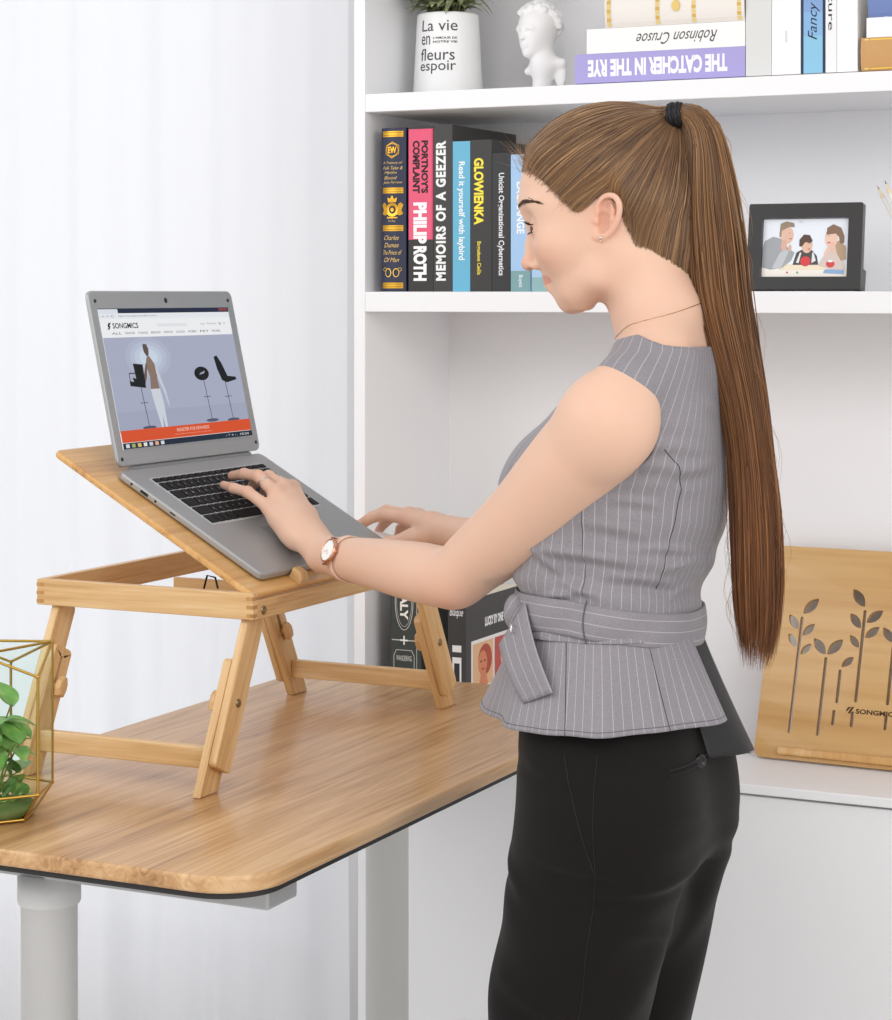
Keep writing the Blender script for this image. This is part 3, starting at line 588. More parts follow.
nt.links.new(ramp(nt, nn.outputs[0], [(.3, '77825a'), (.5, 'a0a87e'), (.7, 'd4d8b4')]), nt.nodes['Principled BSDF'].inputs['Base Color'])
lf = MB(); st_ = MB(); r = random.Random(11)
for k in range(60):
    a_ = r.uniform(0, 6.283); lean = r.uniform(.1, 1.05); h = r.uniform(.05, .11); b0 = pc+Vector((math.cos(a_)*.03*lean, math.sin(a_)*.03*lean, .133)); pts = [b0+Vector((math.cos(a_)*lean*.07*q*q, math.sin(a_)*lean*.07*q*q, h*q)) for q in (0, .35, .7, 1)]
    st_.tube(pts, [.0016, .0014, .001, .0006], 6)
    for q in range(9):
        t_ = .25+.75*q/8; i_ = min(2, int(t_*3)); p = pts[i_].lerp(pts[i_+1], t_*3-i_) if t_ < 1 else pts[3]; az = r.uniform(0, 6.28)
        leafmesh(lf, p, (math.cos(az), math.sin(az), r.uniform(-.2, .8)), (0, 0, 1), r.uniform(.024, .044), r.uniform(.011, .017), r.uniform(.2, .7), 6)
st_.build('stem', mat('stem_grey', '6f7350', .7), pp); lf.build('leaf', lm2, pp)
# photo frame
pf = thing('photo_frame', 'black photo frame with a family picture on the middle shelf', 'photo frame', (-.975, 3.33, SH2))
fx = Vector((.996, .02, 0)).normalized(); lean = R(9); fz = Vector((fx.y*-1*-1, -1, 0)); fz = Vector((fx.y, -fx.x, 0)).normalized(); fy = Vector((0, 0, 1))*math.cos(lean)-fz*math.sin(lean); fz2 = fx.cross(fy)
FW, FH = .183, .1375; FM = Matrix.Translation(-Vector(WL[pf.name])) @ frame(Vector((-1.0722, 3.318, SH2+.0028)), fx, fy, fz2)
bkm = mat('frame_black', '2b2a29', .35, coat=.2)
MB().prism(rrect(0, FW, 0, FH, .003, 4), -.016, 0, holes=[rrect(.0225, FW-.0225, .0205, FH-.0235, .001, 2)[::-1]]).build('frame', bkm, pf, M=FM, bevel=.001)
MB().box(.003, FW-.003, .003, FH-.003, -.0155, -.0075).build('back_board', bkm, pf, M=FM)
MB().box(FW-.012, FW-.002, .0, .040, -.040, -.0162, .0015).build('easel_stand', bkm, pf, M=FM @ Matrix.Rotation(-lean*.6, 4, 'X'))
ar = Art(.00003); ar.z = -.0072; X0, X1, Y0, Y1 = .0228, FW-.0228, .0208, FH-.0238; w_, h_ = X1-X0, Y1-Y0
def Q(u, v): return (X0+u*w_, Y0+v*h_)
def q(pts, c): ar.poly([Q(*p) for p in pts], c)
def qe(u, v, a_, b_, c): ar.poly([Q(u+a_*math.cos(t_), v+b_*math.sin(t_)) for t_ in [2*math.pi*i/20 for i in range(20)]], c)
q([(0, 0), (1, 0), (1, 1), (0, 1)], 'e8eef6'); q([(0, 0), (1, 0), (1, .18), (0, .20)], 'f4efe6'); q([(.2, .12), (.85, .12), (.8, .24), (.25, .22)], 'efe2c8')
q([(.0, .17), (.10, .13), (.24, .16), (.34, .28), (.38, .42), (.30, .50), (.22, .66), (.12, .70), (.02, .62), (0, .5)], 'a4a8ac'); q([(.12, .16), (.20, .40), (.26, .50), (.31, .44), (.22, .14)], 'c1c5c9')
qe(.285, .72, .075, .15, 'e2bda9'); q([(.19, .70), (.20, .92), (.27, .96), (.36, .93), (.37, .86), (.30, .86), (.22, .80), (.21, .68)], '9a8876'); qe(.25, .55, .035, .10, 'dcb09b'); qe(.32, .50, .02, .06, 'dcb09b')
ar.stroke([Q(.30, .755), Q(.325, .76)], .0005, '6e5140'); qe(.325, .66, .018, .012, 'c77c70')
q([(.36, .21), (.40, .42), (.46, .47), (.58, .46), (.64, .36), (.66, .21)], '55504f'); q([(.40, .25), (.44, .42), (.46, .42), (.43, .24)], 'e4e4e4'); q([(.58, .24), (.585, .42), (.60, .42), (.63, .28)], 'e4e4e4')
qe(.52, .55, .065, .14, 'e3bba5'); q([(.43, .53), (.43, .64), (.48, .73), (.55, .72), (.585, .62), (.56, .58), (.50, .60), (.46, .52)], '5c4a41'); qe(.51, .27, .06, .085, 'd6484a')
ar.stroke([Q(.53, .57), Q(.555, .58)], .0005, '5a4034'); qe(.545, .48, .014, .01, 'c0665e')
q([(.66, .20), (.70, .32), (.76, .44), (.86, .48), (.95, .30), (.97, .12), (.88, .10)], 'd8c7c0'); q([(.84, .60), (.90, .62), (.97, .52), (.98, .30), (.92, .27), (.87, .40)], 'b59a80')
qe(.80, .66, .075, .16, 'eac7b5'); q([(.74, .72), (.75, .84), (.82, .90), (.91, .84), (.95, .70), (.95, .58), (.90, .56), (.89, .68), (.85, .74)], '8a6f5b'); qe(.82, .50, .035, .10, 'e6bfab'); q([(.72, .40), (.77, .54), (.80, .52), (.74, .30)], 'e8c5b3')
ar.stroke([Q(.755, .70), Q(.785, .71)], .0005, '6e5140'); qe(.775, .585, .02, .015, 'd0705f'); qe(.80, .22, .05, .06, 'd2504a'); qe(.80, .27, .03, .02, 'f0f0f0'); q([(.72, .07), (.96, .05), (.96, .12), (.74, .13)], '8fb0d8')
qe(.30, .08, .012, .016, 'd8604a'); qe(.42, .08, .012, .016, '6a9a5a'); qe(.44, .95, .03, .02, 'd8dee6')
ar.mb.build('photograph', ar.mats, pf, M=FM)
# pencils in a cup at the right edge
pcup = Vector((-.806, 3.36, SH2)); cup = thing('pencil_cup', 'white pencil cup at the right end of the middle shelf', 'cup', tuple(pcup))
MB().lathe([(0, 0), (.036, 0), (.037, .002), (.037, .092), (.0345, .0925), (.034, .004), (0, .004)], Matrix.Translation(pcup), 40).build('cup', pm, cup)
def pencil(lab, base_, tip, core):
    b_, t_ = Vector(base_), Vector(tip); d_ = (t_-b_).normalized(); th = thing('pencil', lab, 'pencil', tuple(b_), 'pencils in the cup')
    e_ = t_-d_*.022
    MB().tube([b_, e_], .0036, 6).build('barrel', mat('pencil_white', 'efece4', .4), th); MB().tube([e_, t_-d_*.006], [.0036, .0012], 12).build('sharpened_end', mat('pencil_wood', 'ecd9ba', .7), th)
    MB().tube([t_-d_*.006, t_], [.0012, .0002], 8).build('tip', mat('core_'+core, core, .5), th)
pencil('white pencil with a reddish tip leaning left in the cup', (-.795, 3.372, SH2+.0065), (-.8765, 3.376, 1.5906), '8a4a44')
pencil('white pencil with a dark tip leaning behind the reddish one', (-.790, 3.352, SH2+.0065), (-.8607, 3.36, 1.598), '2f2f36')
# ------------------------------------------------------------------ leaning cut-out bamboo stand
bo = Vector((-1.0964, 3.4425, CT+.0006)); ex_ = Vector((1, -.045, 0)).normalized(); eyb = Vector((0, .335*.36, .333)).normalized(); eyb = (eyb-ex_*eyb.dot(ex_)).normalized(); ezb = ex_.cross(eyb)
lb = thing('laptop_stand_board', 'bamboo board with cut-out plant shapes leaning in the bookcase', 'bamboo board', tuple(bo))
BM = Matrix.Translation(-bo) @ frame(bo, ex_, eyb, ezb); BL = .52; BH = .352
def leafhole(x, y, ang, L_, W_):   # tip at distance L_ from the root point
    c, s_ = math.cos(ang), math.sin(ang); o = []
    for i in range(9): t_ = i/8; o.append((t_*L_, W_/2*math.sin(math.pi*t_)**.8))
    for i in range(7, 0, -1): t_ = i/8; o.append((t_*L_, -W_/2*math.sin(math.pi*t_)**.8))
    return [(x+c*a_-s_*b_, y+s_*a_+c*b_) for a_, b_ in o][::-1]
holes = []
def stemhole(x0, y0, x1, y1, w_=.0054):
    d_ = Vector((x1-x0, y1-y0)).normalized(); n_ = Vector((-d_.y, d_.x))*w_/2; o = []
    for i in range(5): t_ = math.pi*i/4; o.append((x0-d_.x*w_/2*math.sin(t_)-n_.x*math.cos(t_)*-1, y0-d_.y*w_/2*math.sin(t_)-n_.y*math.cos(t_)*-1))
    for i in range(5): t_ = math.pi*i/4; o.append((x1+d_.x*w_/2*math.sin(t_)+n_.x*math.cos(t_)*-1, y1+d_.y*w_/2*math.sin(t_)+n_.y*math.cos(t_)*-1))
    A_ = sum(o[i][0]*o[(i+1) % len(o)][1]-o[(i+1) % len(o)][0]*o[i][1] for i in range(len(o)))
    return o if A_ < 0 else o[::-1]
def plant(xb, yb_, yt, leaves, dx=0):
    holes.append(stemhole(xb, yb_, xb+dx, yt))
    for y_, ang, L_ in leaves:
        s_ = 1 if math.cos(R(ang)) > 0 else -1; u_ = (y_-yb_)/(yt-yb_); holes.append(leafhole(xb+dx*u_+s_*(.0040 if y_ < yt else .0012), y_, R(ang), L_, L_*.46))
for sft in (0, .205):
    plant(.056+sft, .045, .232, [(.2395, 48, .036), (.213, 128, .030), (.203, 48, .028), (.184, 128, .026), (.172, 48, .025)])
    plant(.104+sft, .045, .168, [(.175, 132, .034), (.175, 48, .036)])
    plant(.130+sft, .100, .150, [(.157, 42, .026)])
    plant(.161+sft, .104, .250, [(.258, 128, .036), (.232, 40, .034), (.222, 130, .031), (.207, 40, .030), (.190, 130, .026)])
    plant(.2135+sft, .104, .196, [(.203, 128, .030)])
    for xx in (.127, .158, .2135): holes.append(stemhole(xx+sft, .064, xx+sft, .084))
bd_ = MB().prism(rrect(0, BL, 0, BH, .012, 6), 0, .009, holes=holes).build('board', wood('bamboo_wide', ['ac7b44', 'c4965a', 'cda266', 'd6ae76', 'c09054'], 0, 34, 1.6, rough=.38, coat=.2, dist=.4), lb, M=BM)
MB().box(.040, BL-.04, .006, .019, .009, .015, .003).build('ledge', bamboard, lb, M=BM)
ar = Art(.00003, base=.0092); ar.text('SONGMICS', .163, .232, .0835, .0915, '4a331c', bold=.035)
ar.poly([(.150, .083), (.156, .094), (.160, .094), (.154, .083)], '4a331c'); ar.poly([(.1465, .087), (.150, .093), (.155, .094), (.149, .086)], '4a331c'); ar.poly([(.152, .082), (.158, .0835), (.160, .089), (.157, .084)], '4a331c')
ar.mb.build('lettering', ar.mats, lb, M=BM)
# ------------------------------------------------------------------ signed-distance sculpting kit
import openvdb as vdb
def rc(p0, p1, r0, r1):
    p0, p1 = np.array(p0, float), np.array(p1, float); d = p1-p0; L2 = max(d.dot(d), 1e-12); pad = max(r0, r1)
    def fn(x, y, z):
        t = np.clip(((x-p0[0])*d[0]+(y-p0[1])*d[1]+(z-p0[2])*d[2])/L2, 0, 1)
        return np.sqrt((x-p0[0]-t*d[0])**2+(y-p0[1]-t*d[1])**2+(z-p0[2]-t*d[2])**2)-(r0+t*(r1-r0))
    return fn, np.minimum(p0, p1)-pad, np.maximum(p0, p1)+pad
def poly(pts, rs, n=14):
    """one smooth limb: a spline through the joints with an interpolated radius"""
    pts = np.array(pts, float); rs = np.array(rs, float); k = len(pts); t = np.arange(k); tt = np.linspace(0, k-1, n*(k-1)//2+1)
    def cat(v):
        v = v if v.ndim == 2 else v[:, None]; e = np.concatenate([[2*v[0]-v[1]], v, [2*v[-1]-v[-2]]]); o = []
        for q in tt:
            i = min(int(q), k-2); f = q-i; a, b, c, d = e[i], e[i+1], e[i+2], e[i+3]
            o.append(.5*(2*b+(c-a)*f+(2*a-5*b+4*c-d)*f*f+(3*b-a-3*c+d)*f**3))
        return np.array(o)
    Pn = cat(pts); Rn = cat(rs)[:, 0]; segs = [rc(Pn[i], Pn[i+1], Rn[i], Rn[i+1]) for i in range(len(Pn)-1)]
    def fn(x, y, z):
        if np.ndim(x) == 3:
            d = np.full((x.size, y.size, z.size), .2, np.float32)
            for f, l, u in segs:
                sl = [slice(*np.searchsorted(c.ravel(), (l[i]-.035, u[i]+.035))) for i, c in enumerate((x, y, z))]
                if any(s_.stop <= s_.start for s_ in sl): continue
                q = f(x[sl[0]], y[:, sl[1]], z[:, :, sl[2]]); d[tuple(sl)] = np.minimum(d[tuple(sl)], q)
            return d
        d = None
        for f, _, _ in segs: q = f(x, y, z); d = q if d is None else np.minimum(d, q)
        return d
    return fn, Pn.min(0)-Rn.max(), Pn.max(0)+Rn.max()
def ellipsoid(c, r, axes=None):
    c = np.array(c, float); r = np.array(r, float); Rm = np.eye(3) if axes is None else np.array([np.array(a)/np.linalg.norm(a) for a in axes])
    def fn(x, y, z):
        q = [(x-c[0])*Rm[i][0]+(y-c[1])*Rm[i][1]+(z-c[2])*Rm[i][2] for i in range(3)]
        k = np.sqrt(sum((q[i]/r[i])**2 for i in range(3)))+1e-9; g = np.sqrt(sum((q[i]/r[i]**2)**2 for i in range(3)))/k+1e-9
        return (k-1)/g
    m = max(r); return fn, c-m, c+m
def loft(zs, c0, c1, A, B, p=2., back=None, tr=None):
    """stack of super-ellipses along z: centre (c0,c1), semi-axes A,B; back = rear semi-axis if it differs"""
    zs = np.array(zs, float); o = np.argsort(zs); zs = zs[o]; g = lambda v: np.array(v, float)[o] if hasattr(v, '__len__') else np.full(len(zs), float(v))
    c0, c1, A, B = g(c0), g(c1), g(A), g(B); Bk = g(back) if back is not None else A
    zf = np.linspace(zs[0], zs[-1], 240)
    def sm(v):
        w = np.interp(zf, zs, v); k = np.ones(13)/13; return np.convolve(np.pad(w, 6, 'edge'), k, 'valid')
    T = [sm(v) for v in (c0, c1, A, B, Bk)]
    def fn(x, y, z):
        if tr: x, y, z = tr(x, y, z)
        C0, C1, a, b, bk = [np.interp(z, zf, t) for t in T]; dx = x-C0; dy = y-C1; a = np.where(dx > 0, a, bk)
        k = (np.abs(dx/a)**p+np.abs(dy/b)**p)**(1/p)+1e-9; gr = np.sqrt((dx/a**2)**2+(dy/b**2)**2)/(np.sqrt((dx/a)**2+(dy/b)**2)+1e-9)+1e-9
        d = (k-1)/gr; dz = np.maximum(z-zs[-1], zs[0]-z)
        return np.where(dz > 0, np.sqrt(np.maximum(d, 0)**2+dz**2), np.maximum(d, dz))
    m = max(A.max(), B.max(), Bk.max())
    return fn, np.array([c0.min()-m, c1.min()-m, zs[0]]), np.array([c0.max()+m, c1.max()+m, zs[-1]])
class Field:
    def __init__(s): s.ops = []
    def add(s, prim, k=.01): s.ops.append(('+', prim, k)); return s
    def sub(s, prim, k=.004): s.ops.append(('-', prim, k)); return s
    def cut(s, fn, k=.0): s.ops.append(('c', (fn, None, None), k)); return s     # keep where fn<0
    def disp(s, fn): s.ops.append(('d', (fn, None, None), 0)); return s
    def chain(s, pts, rs, k=.01):
        for i in range(len(pts)-1): s.add(rc(pts[i], pts[i+1], rs[i], rs[i+1]), k)
        return s
    def grid(s, lo, hi, h):
        lo, hi = np.array(lo, float), np.array(hi, float); n = np.ceil((hi-lo)/h).astype(int)+1
        ax = [(lo[i]+h*np.arange(n[i])).astype(np.float32) for i in range(3)]; a = np.full(tuple(n), .2, np.float32)
        for op, (fn, l, u), k in s.ops:
            if l is None: sl = [slice(0, n[i]) for i in range(3)]
            else:
                pad = .03+k*1.5; i0 = np.maximum(0, np.floor((l-pad-lo)/h).astype(int)); i1 = np.minimum(n, np.ceil((u+pad-lo)/h).astype(int)+1)
                if (i1 <= i0).any(): continue
                sl = [slice(i0[i], i1[i]) for i in range(3)]
            x, y, z = ax[0][sl[0]][:, None, None], ax[1][sl[1]][None, :, None], ax[2][sl[2]][None, None, :]
            d = fn(x, y, z); sl = tuple(sl); c = a[sl]
            if op == 'd': a[sl] = c+d; continue
            if op == '+':
                w = np.maximum(k-np.abs(c-d), 0)/max(k, 1e-6); a[sl] = np.minimum(c, d)-w*w*k*.25
            elif op == '-':
                w = np.maximum(k-np.abs(c+d), 0)/max(k, 1e-6); a[sl] = np.maximum(c, -d)+w*w*k*.25
            else:
                d = np.broadcast_to(d, c.shape); w = np.maximum(k-np.abs(c-d), 0)/max(k, 1e-6); a[sl] = np.maximum(c, d)+w*w*k*.25
        return a, lo
    def at(s, P):
        """field value at points (n,3)"""
        x, y, z = P[:, 0], P[:, 1], P[:, 2]; a = np.full(len(P), .2)
        for op, (fn, l, u), k in s.ops:
            d = fn(x, y, z)
            if op == 'd': a = a+d
            elif op == '+': w = np.maximum(k-np.abs(a-d), 0)/max(k, 1e-6); a = np.minimum(a, d)-w*w*k*.25
            elif op == '-': w = np.maximum(k-np.abs(a+d), 0)/max(k, 1e-6); a = np.maximum(a, -d)+w*w*k*.25
            else: w = np.maximum(k-np.abs(a-d), 0)/max(k, 1e-6); a = np.maximum(a, d)+w*w*k*.25
        return a
    def at3(s, x, y, z):
        a = np.float32(.2)
        for op, (fn, l, u), k in s.ops:
            d = fn(x, y, z); w = np.maximum(k-np.abs(a-d), 0)/max(k, 1e-6); a = np.minimum(a, d)-w*w*k*.25
        return a
    def mesh(s, lo, hi, h, mod=None):
        a, lo = s.grid(lo, hi, h)
        if mod: a = mod(a, lo, hi, h)
        a[0] = a[-1] = .01; a[:, 0] = a[:, -1] = .01; a[:, :, 0] = a[:, :, -1] = .01
        g = vdb.FloatGrid(.2); g.copyFromArray(np.ascontiguousarray(a, dtype=np.float32)); p, q = g.convertToQuads(0.0)
        return p.astype(np.float64)*h+lo, q.astype(np.int64)
def fastmesh(name, V, Q, m, parent, colors=None, floats=None, smooth=True, flip=False):
    me = bpy.data.meshes.new(name); o_ = np.array(WL[parent.name]) if parent is not None else np.zeros(3)
    V = np.asarray(V)-o_; n = len(V); Q = np.asarray(Q); k = Q.shape[1]
    if flip: Q = Q[:, ::-1]
    me.vertices.add(n); me.vertices.foreach_set('co', V.astype(np.float32).ravel()); me.loops.add(Q.size); me.loops.foreach_set('vertex_index', Q.ravel().astype(np.int32))
    me.polygons.add(len(Q)); me.polygons.foreach_set('loop_start', (np.arange(len(Q))*k).astype(np.int32)); me.polygons.foreach_set('use_smooth', np.full(len(Q), smooth))
    me.update(calc_edges=True); me.validate()
    for mm in (m if isinstance(m, (list, tuple)) else [m]): me.materials.append(mm)
    if colors is not None:
        at = me.color_attributes.new('tint', 'FLOAT_COLOR', 'POINT'); c = np.ones((n, 4), np.float32); c[:, :3] = colors; at.data.foreach_set('color', c.ravel())
    for kf, vf in (floats or {}).items():
        at = me.attributes.new(kf, 'FLOAT', 'POINT'); at.data.foreach_set('value', np.asarray(vf, np.float32))
    o = bpy.data.objects.new(name, me); COL.objects.link(o)
    if parent is not None: o.parent = parent; WL[o.name] = WL[parent.name]
    else: WL[o.name] = (0, 0, 0)
    return o
def strands(P, rad, sides=3):
    """P (N,K,3) polylines -> tube mesh arrays; rad (N,K)"""
    N_, K, _ = P.shape; T = np.gradient(P, axis=1); T /= np.linalg.norm(T, axis=2, keepdims=True)+1e-12
    ref = np.array([.13, .99, .05]); U = np.cross(T, ref); U /= np.linalg.norm(U, axis=2, keepdims=True)+1e-12; W = np.cross(T, U)
    V = np.stack([P+U*(np.cos(2*np.pi*j/sides)*rad)[..., None]+W*(np.sin(2*np.pi*j/sides)*rad)[..., None] for j in range(sides)], axis=2)
    idx = np.arange(N_*K*sides).reshape(N_, K, sides); a = idx[:, :-1]; b = idx[:, 1:]; r = np.roll
    Q = np.stack([a, r(a, -1, 2), r(b, -1, 2), b], axis=-1).reshape(-1, 4)
    return V.reshape(-1, 3), Q
# ------------------------------------------------------------------ small plaster bust
bsc = Vector((-1.4625, 3.405, SH1)); bs = thing('plaster_bust', 'small white plaster bust of a curly-haired head on the top shelf', 'bust', tuple(bsc))
F = Field(); e1 = np.array([-.34, -.94, 0]); e2 = np.array([.94, -.34, 0])     # faces the room, turned a little left, head bowed
def B(s, l, z): return np.array([bsc.x, bsc.y, bsc.z])+e1*s*1.06+e2*l*1.08+np.array([0, 0, z*1.08])
AX = (e1, e2, (0, 0, 1))
F.add(ellipsoid(B(-.002, -.004, .108), (.036, .033, .035), AX), .004)
F.add(ellipsoid(B(.010, -.006, .090), (.023, .0240, .036), AX), .010)
F.add(rc(B(.020, -.007, .064), B(.016, -.007, .070), .0085, .012), .010)
F.chain([B(.030, -.0065, .100), B(.0345, -.007, .086)], [.0025, .0042], .004)
F.add(rc(B(.027, -.020, .1010), B(.027, .007, .1010), .0045, .0045), .006)
F.add(rc(B(.029, -.0105, .0765), B(.029, -.0025, .0765), .0030, .0030), .003); F.add(rc(B(.028, -.0095, .0725), B(.028, -.0035, .0725), .0030, .0030), .003)
for sg in (-1, 1): F.sub(ellipsoid(B(.0335, -.0065+.0100*sg, .0945), (.0060, .0055, .0038), AX), .004); F.add(ellipsoid(B(.0255, -.0065+.0100*sg, .0940), (.0045, .0045, .0032), AX), .002)
F.chain([B(-.006, .002, .085), B(-.006, .006, .045)], [.0170, .0165], .012)
F.chain([B(-.004, .004, .048), B(.006, -.020, .036)], [.015, .006], .012); F.chain([B(-.006, .006, .046), B(-.014, .036, .047)], [.015, .007], .014)
F.chain([B(-.004, .004, .045), B(-.004, .000, .004)], [.0170, .0160], .014); F.add(ellipsoid(B(-.018, .028, .030), (.007, .012, .024), AX), .008)
rb = random.Random(4)
for i in range(150):
    th_ = rb.uniform(-3.14, 3.14); ph = rb.uniform(-.35, 1.5); d_ = np.array([math.cos(th_)*math.cos(ph), math.sin(th_)*math.cos(ph), math.sin(ph)])
    if d_[0] > .25 and ph < .62: continue
    tw = rb.uniform(-1, 1)*.006; F.add(rc(B(-.002+d_[0]*.0345, -.004+d_[1]*.0315, .108+d_[2]*.0335), B(-.002+d_[0]*.0335+tw, -.004+d_[1]*.0315-tw, .104+d_[2]*.0335), .0062, .0050), .0028)
F.cut(lambda x, y, z: bsc.z+.0004-z, 0)
V, Q = F.mesh((bsc.x-.055, bsc.y-.055, bsc.z-.004), (bsc.x+.055, bsc.y+.055, bsc.z+.175), .0012)
fastmesh('bust', V, Q, mat('plaster', 'f4f3f3', .6), bs)
# ------------------------------------------------------------------ the woman. local axes: a forward (-X), b to her left (-Y), z up
X0, Y0 = -.92, 2.39
def WP(P): P = np.asarray(P, float); return np.stack([X0-P[..., 0], Y0-P[..., 1], P[..., 2]], -1)
woman = thing('person', 'woman with a long ponytail typing on the laptop, grey pinstripe top and black trousers', 'person', (X0, Y0, 0))
HC = np.array([.0237, 0., 1.5254]); KC, KS, SS = .952, .304, .96
def HP(s, t, l=0.): s = s*SS; return np.array([HC[0]+s*KC-l*KS, HC[1]+s*KS+l*KC, HC[2]+t])
def HX(v): return np.array([v[0]*KC-v[2]*KS, v[0]*KS+v[2]*KC, v[1]])     # direction (s,t,l)
def Hinv(x, y, z): dx = x-HC[0]; dy = y-HC[1]; return (dx*KC+dy*KS)/SS, z-HC[2], -dx*KS+dy*KC
def htr(x, y, z): s, t, l = Hinv(x, y, z); return s, l, t
def fromworld(p): return np.array([X0-p[0], Y0-p[1], p[2]])
def LP(x, y, n): return fromworld(LO+EX*x+EY*y+EZ*n)     # point over the laptop's keyboard plane
cr = math.cos(R(15)); sr_ = math.sin(R(15))
SKAX = (HX((cr, -sr_, 0)), HX((sr_, cr, 0)), HX((0, 0, 1)))
# --- head
body = Field()
body.add(ellipsoid(HP(-.004, .0150), (.1015, .091, .0705), SKAX), .01)
tz = [.050, .03, .0, -.03, -.05, -.066, -.08, -.092, -.101, -.110, -.1180]
fr = [.0940, .1010, .1000, .0905, .0860, .0820, .0730, .0630, .0570, .0510, .0410]
bk_ = [-.03, -.04, -.04, -.035, -.03, -.02, -.012, -.006, .002, .010, .016]
hw = [.060, .066, .069, .068, .0655, .062, .057, .052, .0455, .036, .024]
def faceloft():
    zs = np.array(tz); c0 = (np.array(fr)+np.array(bk_))/2; A_ = (np.array(fr)-np.array(bk_))/2
    f, l, u = loft(zs, c0, 0., A_, hw, p=2.15, tr=htr); m = .14
    return f, HC-m, HC+m
body.add(faceloft(), .014)
for sg in (-1, 1):
    body.chain([HP(-.006, -.050, .056*sg), HP(.002, -.084, .050*sg), HP(.030, -.101, .026*sg), HP(.038, -.104, .004*sg)], [.014, .0135, .0135, .0140], .022)   # jaw
    body.add(ellipsoid(HP(.053, -.048, .038*sg), (.024, .022, .018)), .022)                      # cheek
    body.add(rc(HP(.0925, .002, .009*sg), HP(.082, .003, .040*sg), .0085, .0075), .014)            # brow
    body.sub(ellipsoid(HP(.0985, -.0270, .034*sg), (.0160, .0125, .0175)), .012)                    # socket
    body.add(ellipsoid(HP(.0760, -.0280, .0310*sg), (.0138, .0132, .0138)), .004)                  # lids
    body.sub(ellipsoid(HP(.0905, -.0300, .0330*sg), (.0085, .0038, .0115), SKAX), .0015)             # lid opening
body.chain([HP(.0865, -.022), HP(.0890, -.046), HP(.0925, -.0670)], [.0062, .0068, .0080], .008)    # nose
body.add(ellipsoid(HP(.0935, -.0685), (.0080, .0068, .0074)), .006)
for sg in (-1, 1):
    body.add(ellipsoid(HP(.0830, -.0705, .0112*sg), (.0085, .0058, .0056)), .006)
    body.sub(ellipsoid(HP(.0870, -.0765, .0080*sg), (.0065, .0038, .0034)), .0015)
body.add(ellipsoid(HP(.062, -.0865), (.013, .015, .020)), .012)
body.chain([HP(.0560, -.0848, -.0225), HP(.0635, -.0855, -.011), HP(.0665, -.0845, -.003), HP(.0665, -.0845, .003), HP(.0635, -.0855, .011), HP(.0560, -.0848, .0225)], [.0018, .0032, .0037, .0037, .0032, .0018], .003)
body.chain([HP(.0560, -.0860, -.0210), HP(.0610, -.0915, -.009), HP(.0625, -.0920, 0), HP(.0610, -.0915, .009), HP(.0560, -.0860, .0210)], [.0018, .0038, .0043, .0038, .0018], .003)
body.add(ellipsoid(HP(.0430, -.1050), (.0125, .0120, .016)), .014)                                # chin
body.sub(ellipsoid(HP(.0645, -.0990), (.0060, .0042, .015)), .008)
n_ear = len(body.ops)
# --- ears
def EP(x, y, o, sg): x2 = x*math.cos(R(12))+y*math.sin(R(12)); y2 = -x*math.sin(R(12))+y*math.cos(R(12)); return HP(-.0045-x2, -.0180+y2, (.0685+o+max(0, x2)*.42)*sg)
for sg in (-1, 1):
    body.add(ellipsoid(EP(.004, .002, -.002, sg), (.0130, .0200, .0050), (HX((-1, 0, .4*sg)), HX((0, 1, 0)), HX((.4, 0, sg)))), .004)
    rim = [(-.009, .001, .001), (-.0105, .014, .003), (-.004, .0245, .005), (.006, .0265, .006), (.0135, .0205, .006), (.0165, .009, .005), (.0150, -.004, .004), (.0095, -.0150, .003), (.002, -.0225, .002)]
    body.add(poly([EP(x, y, o, sg) for x, y, o in rim], [.0026, .0030, .0034, .0035, .0036, .0035, .0033, .0035, .0050]), .0030)
    body.chain([EP(.002, -.0205, .001, sg), EP(-.0045, -.0225, 0, sg), EP(-.0085, -.0120, -.001, sg)], [.0052, .0045, .0028], .003)
    body.chain([EP(-.0085, .0055, .002, sg), EP(-.001, .0035, .002, sg), EP(.006, .0065, .0025, sg)], [.0016, .0016, .0018], .002)
    body.chain([EP(.004, .0170, .003, sg), EP(.0088, .0100, .003, sg), EP(.0095, .0010, .003, sg), EP(.0060, -.0080, .002, sg), EP(.0, -.0110, .001, sg)], [.0020, .0026, .0026, .0028, .0028], .0025)
    body.sub(ellipsoid(EP(.0005, -.0040, .003, sg), (.0076, .0088, .0135)), .002)
    body.sub(ellipsoid(EP(-.001, .0120, .005, sg), (.0060, .0070, .0095)), .002)
    body.add(rc(EP(-.0105, -.0035, -.001, sg), EP(-.0085, -.0065, .002, sg), .0038, .0030), .003)      # tragus
# --- neck and upper torso
n_head = len(body.ops)
NB = np.array([-.058, 0, 1.335]); NT = np.array([-.022, 0, 1.462])
body.chain([NB, NT, [-.012, 0, 1.50]], [.054, .0515, .052], .022)
for sg in (-1, 1):
    body.add(rc([-.028, .030*sg, 1.455], [-.052, .012*sg, 1.345], .018, .016), .03)                 # neck muscle
    body.chain([[-.062, .030*sg, 1.400], [-.066 if sg > 0 else -.050, .075*sg, 1.348], [-.056, .130, 1.318] if sg > 0 else [-.016, -.120, 1.312]], [.030, .030, .034], .04)   # trapezius / shoulder
TZ = [.70, .7472, .7965, .8280, .8545, .9008, .9470, .9932, 1.0339, 1.0633, 1.0867, 1.1279, 1.1689, 1.2040, 1.2511, 1.2980, 1.330, 1.358]
TC = [.010, .0068, -.0039, -.0037, -.0005, .0036, .0070, .0120, .0170, .0170, .0160, .0107, .0083, .0072, -.0080, -.0290, -.044, -.056]
TA_ = [.105, .1103, .1127, .1155, .1182, .1205, .1190, .1120, .1040, .1010, .1040, .1180, .1255, .1290, .1120, .0880, .068, .045]
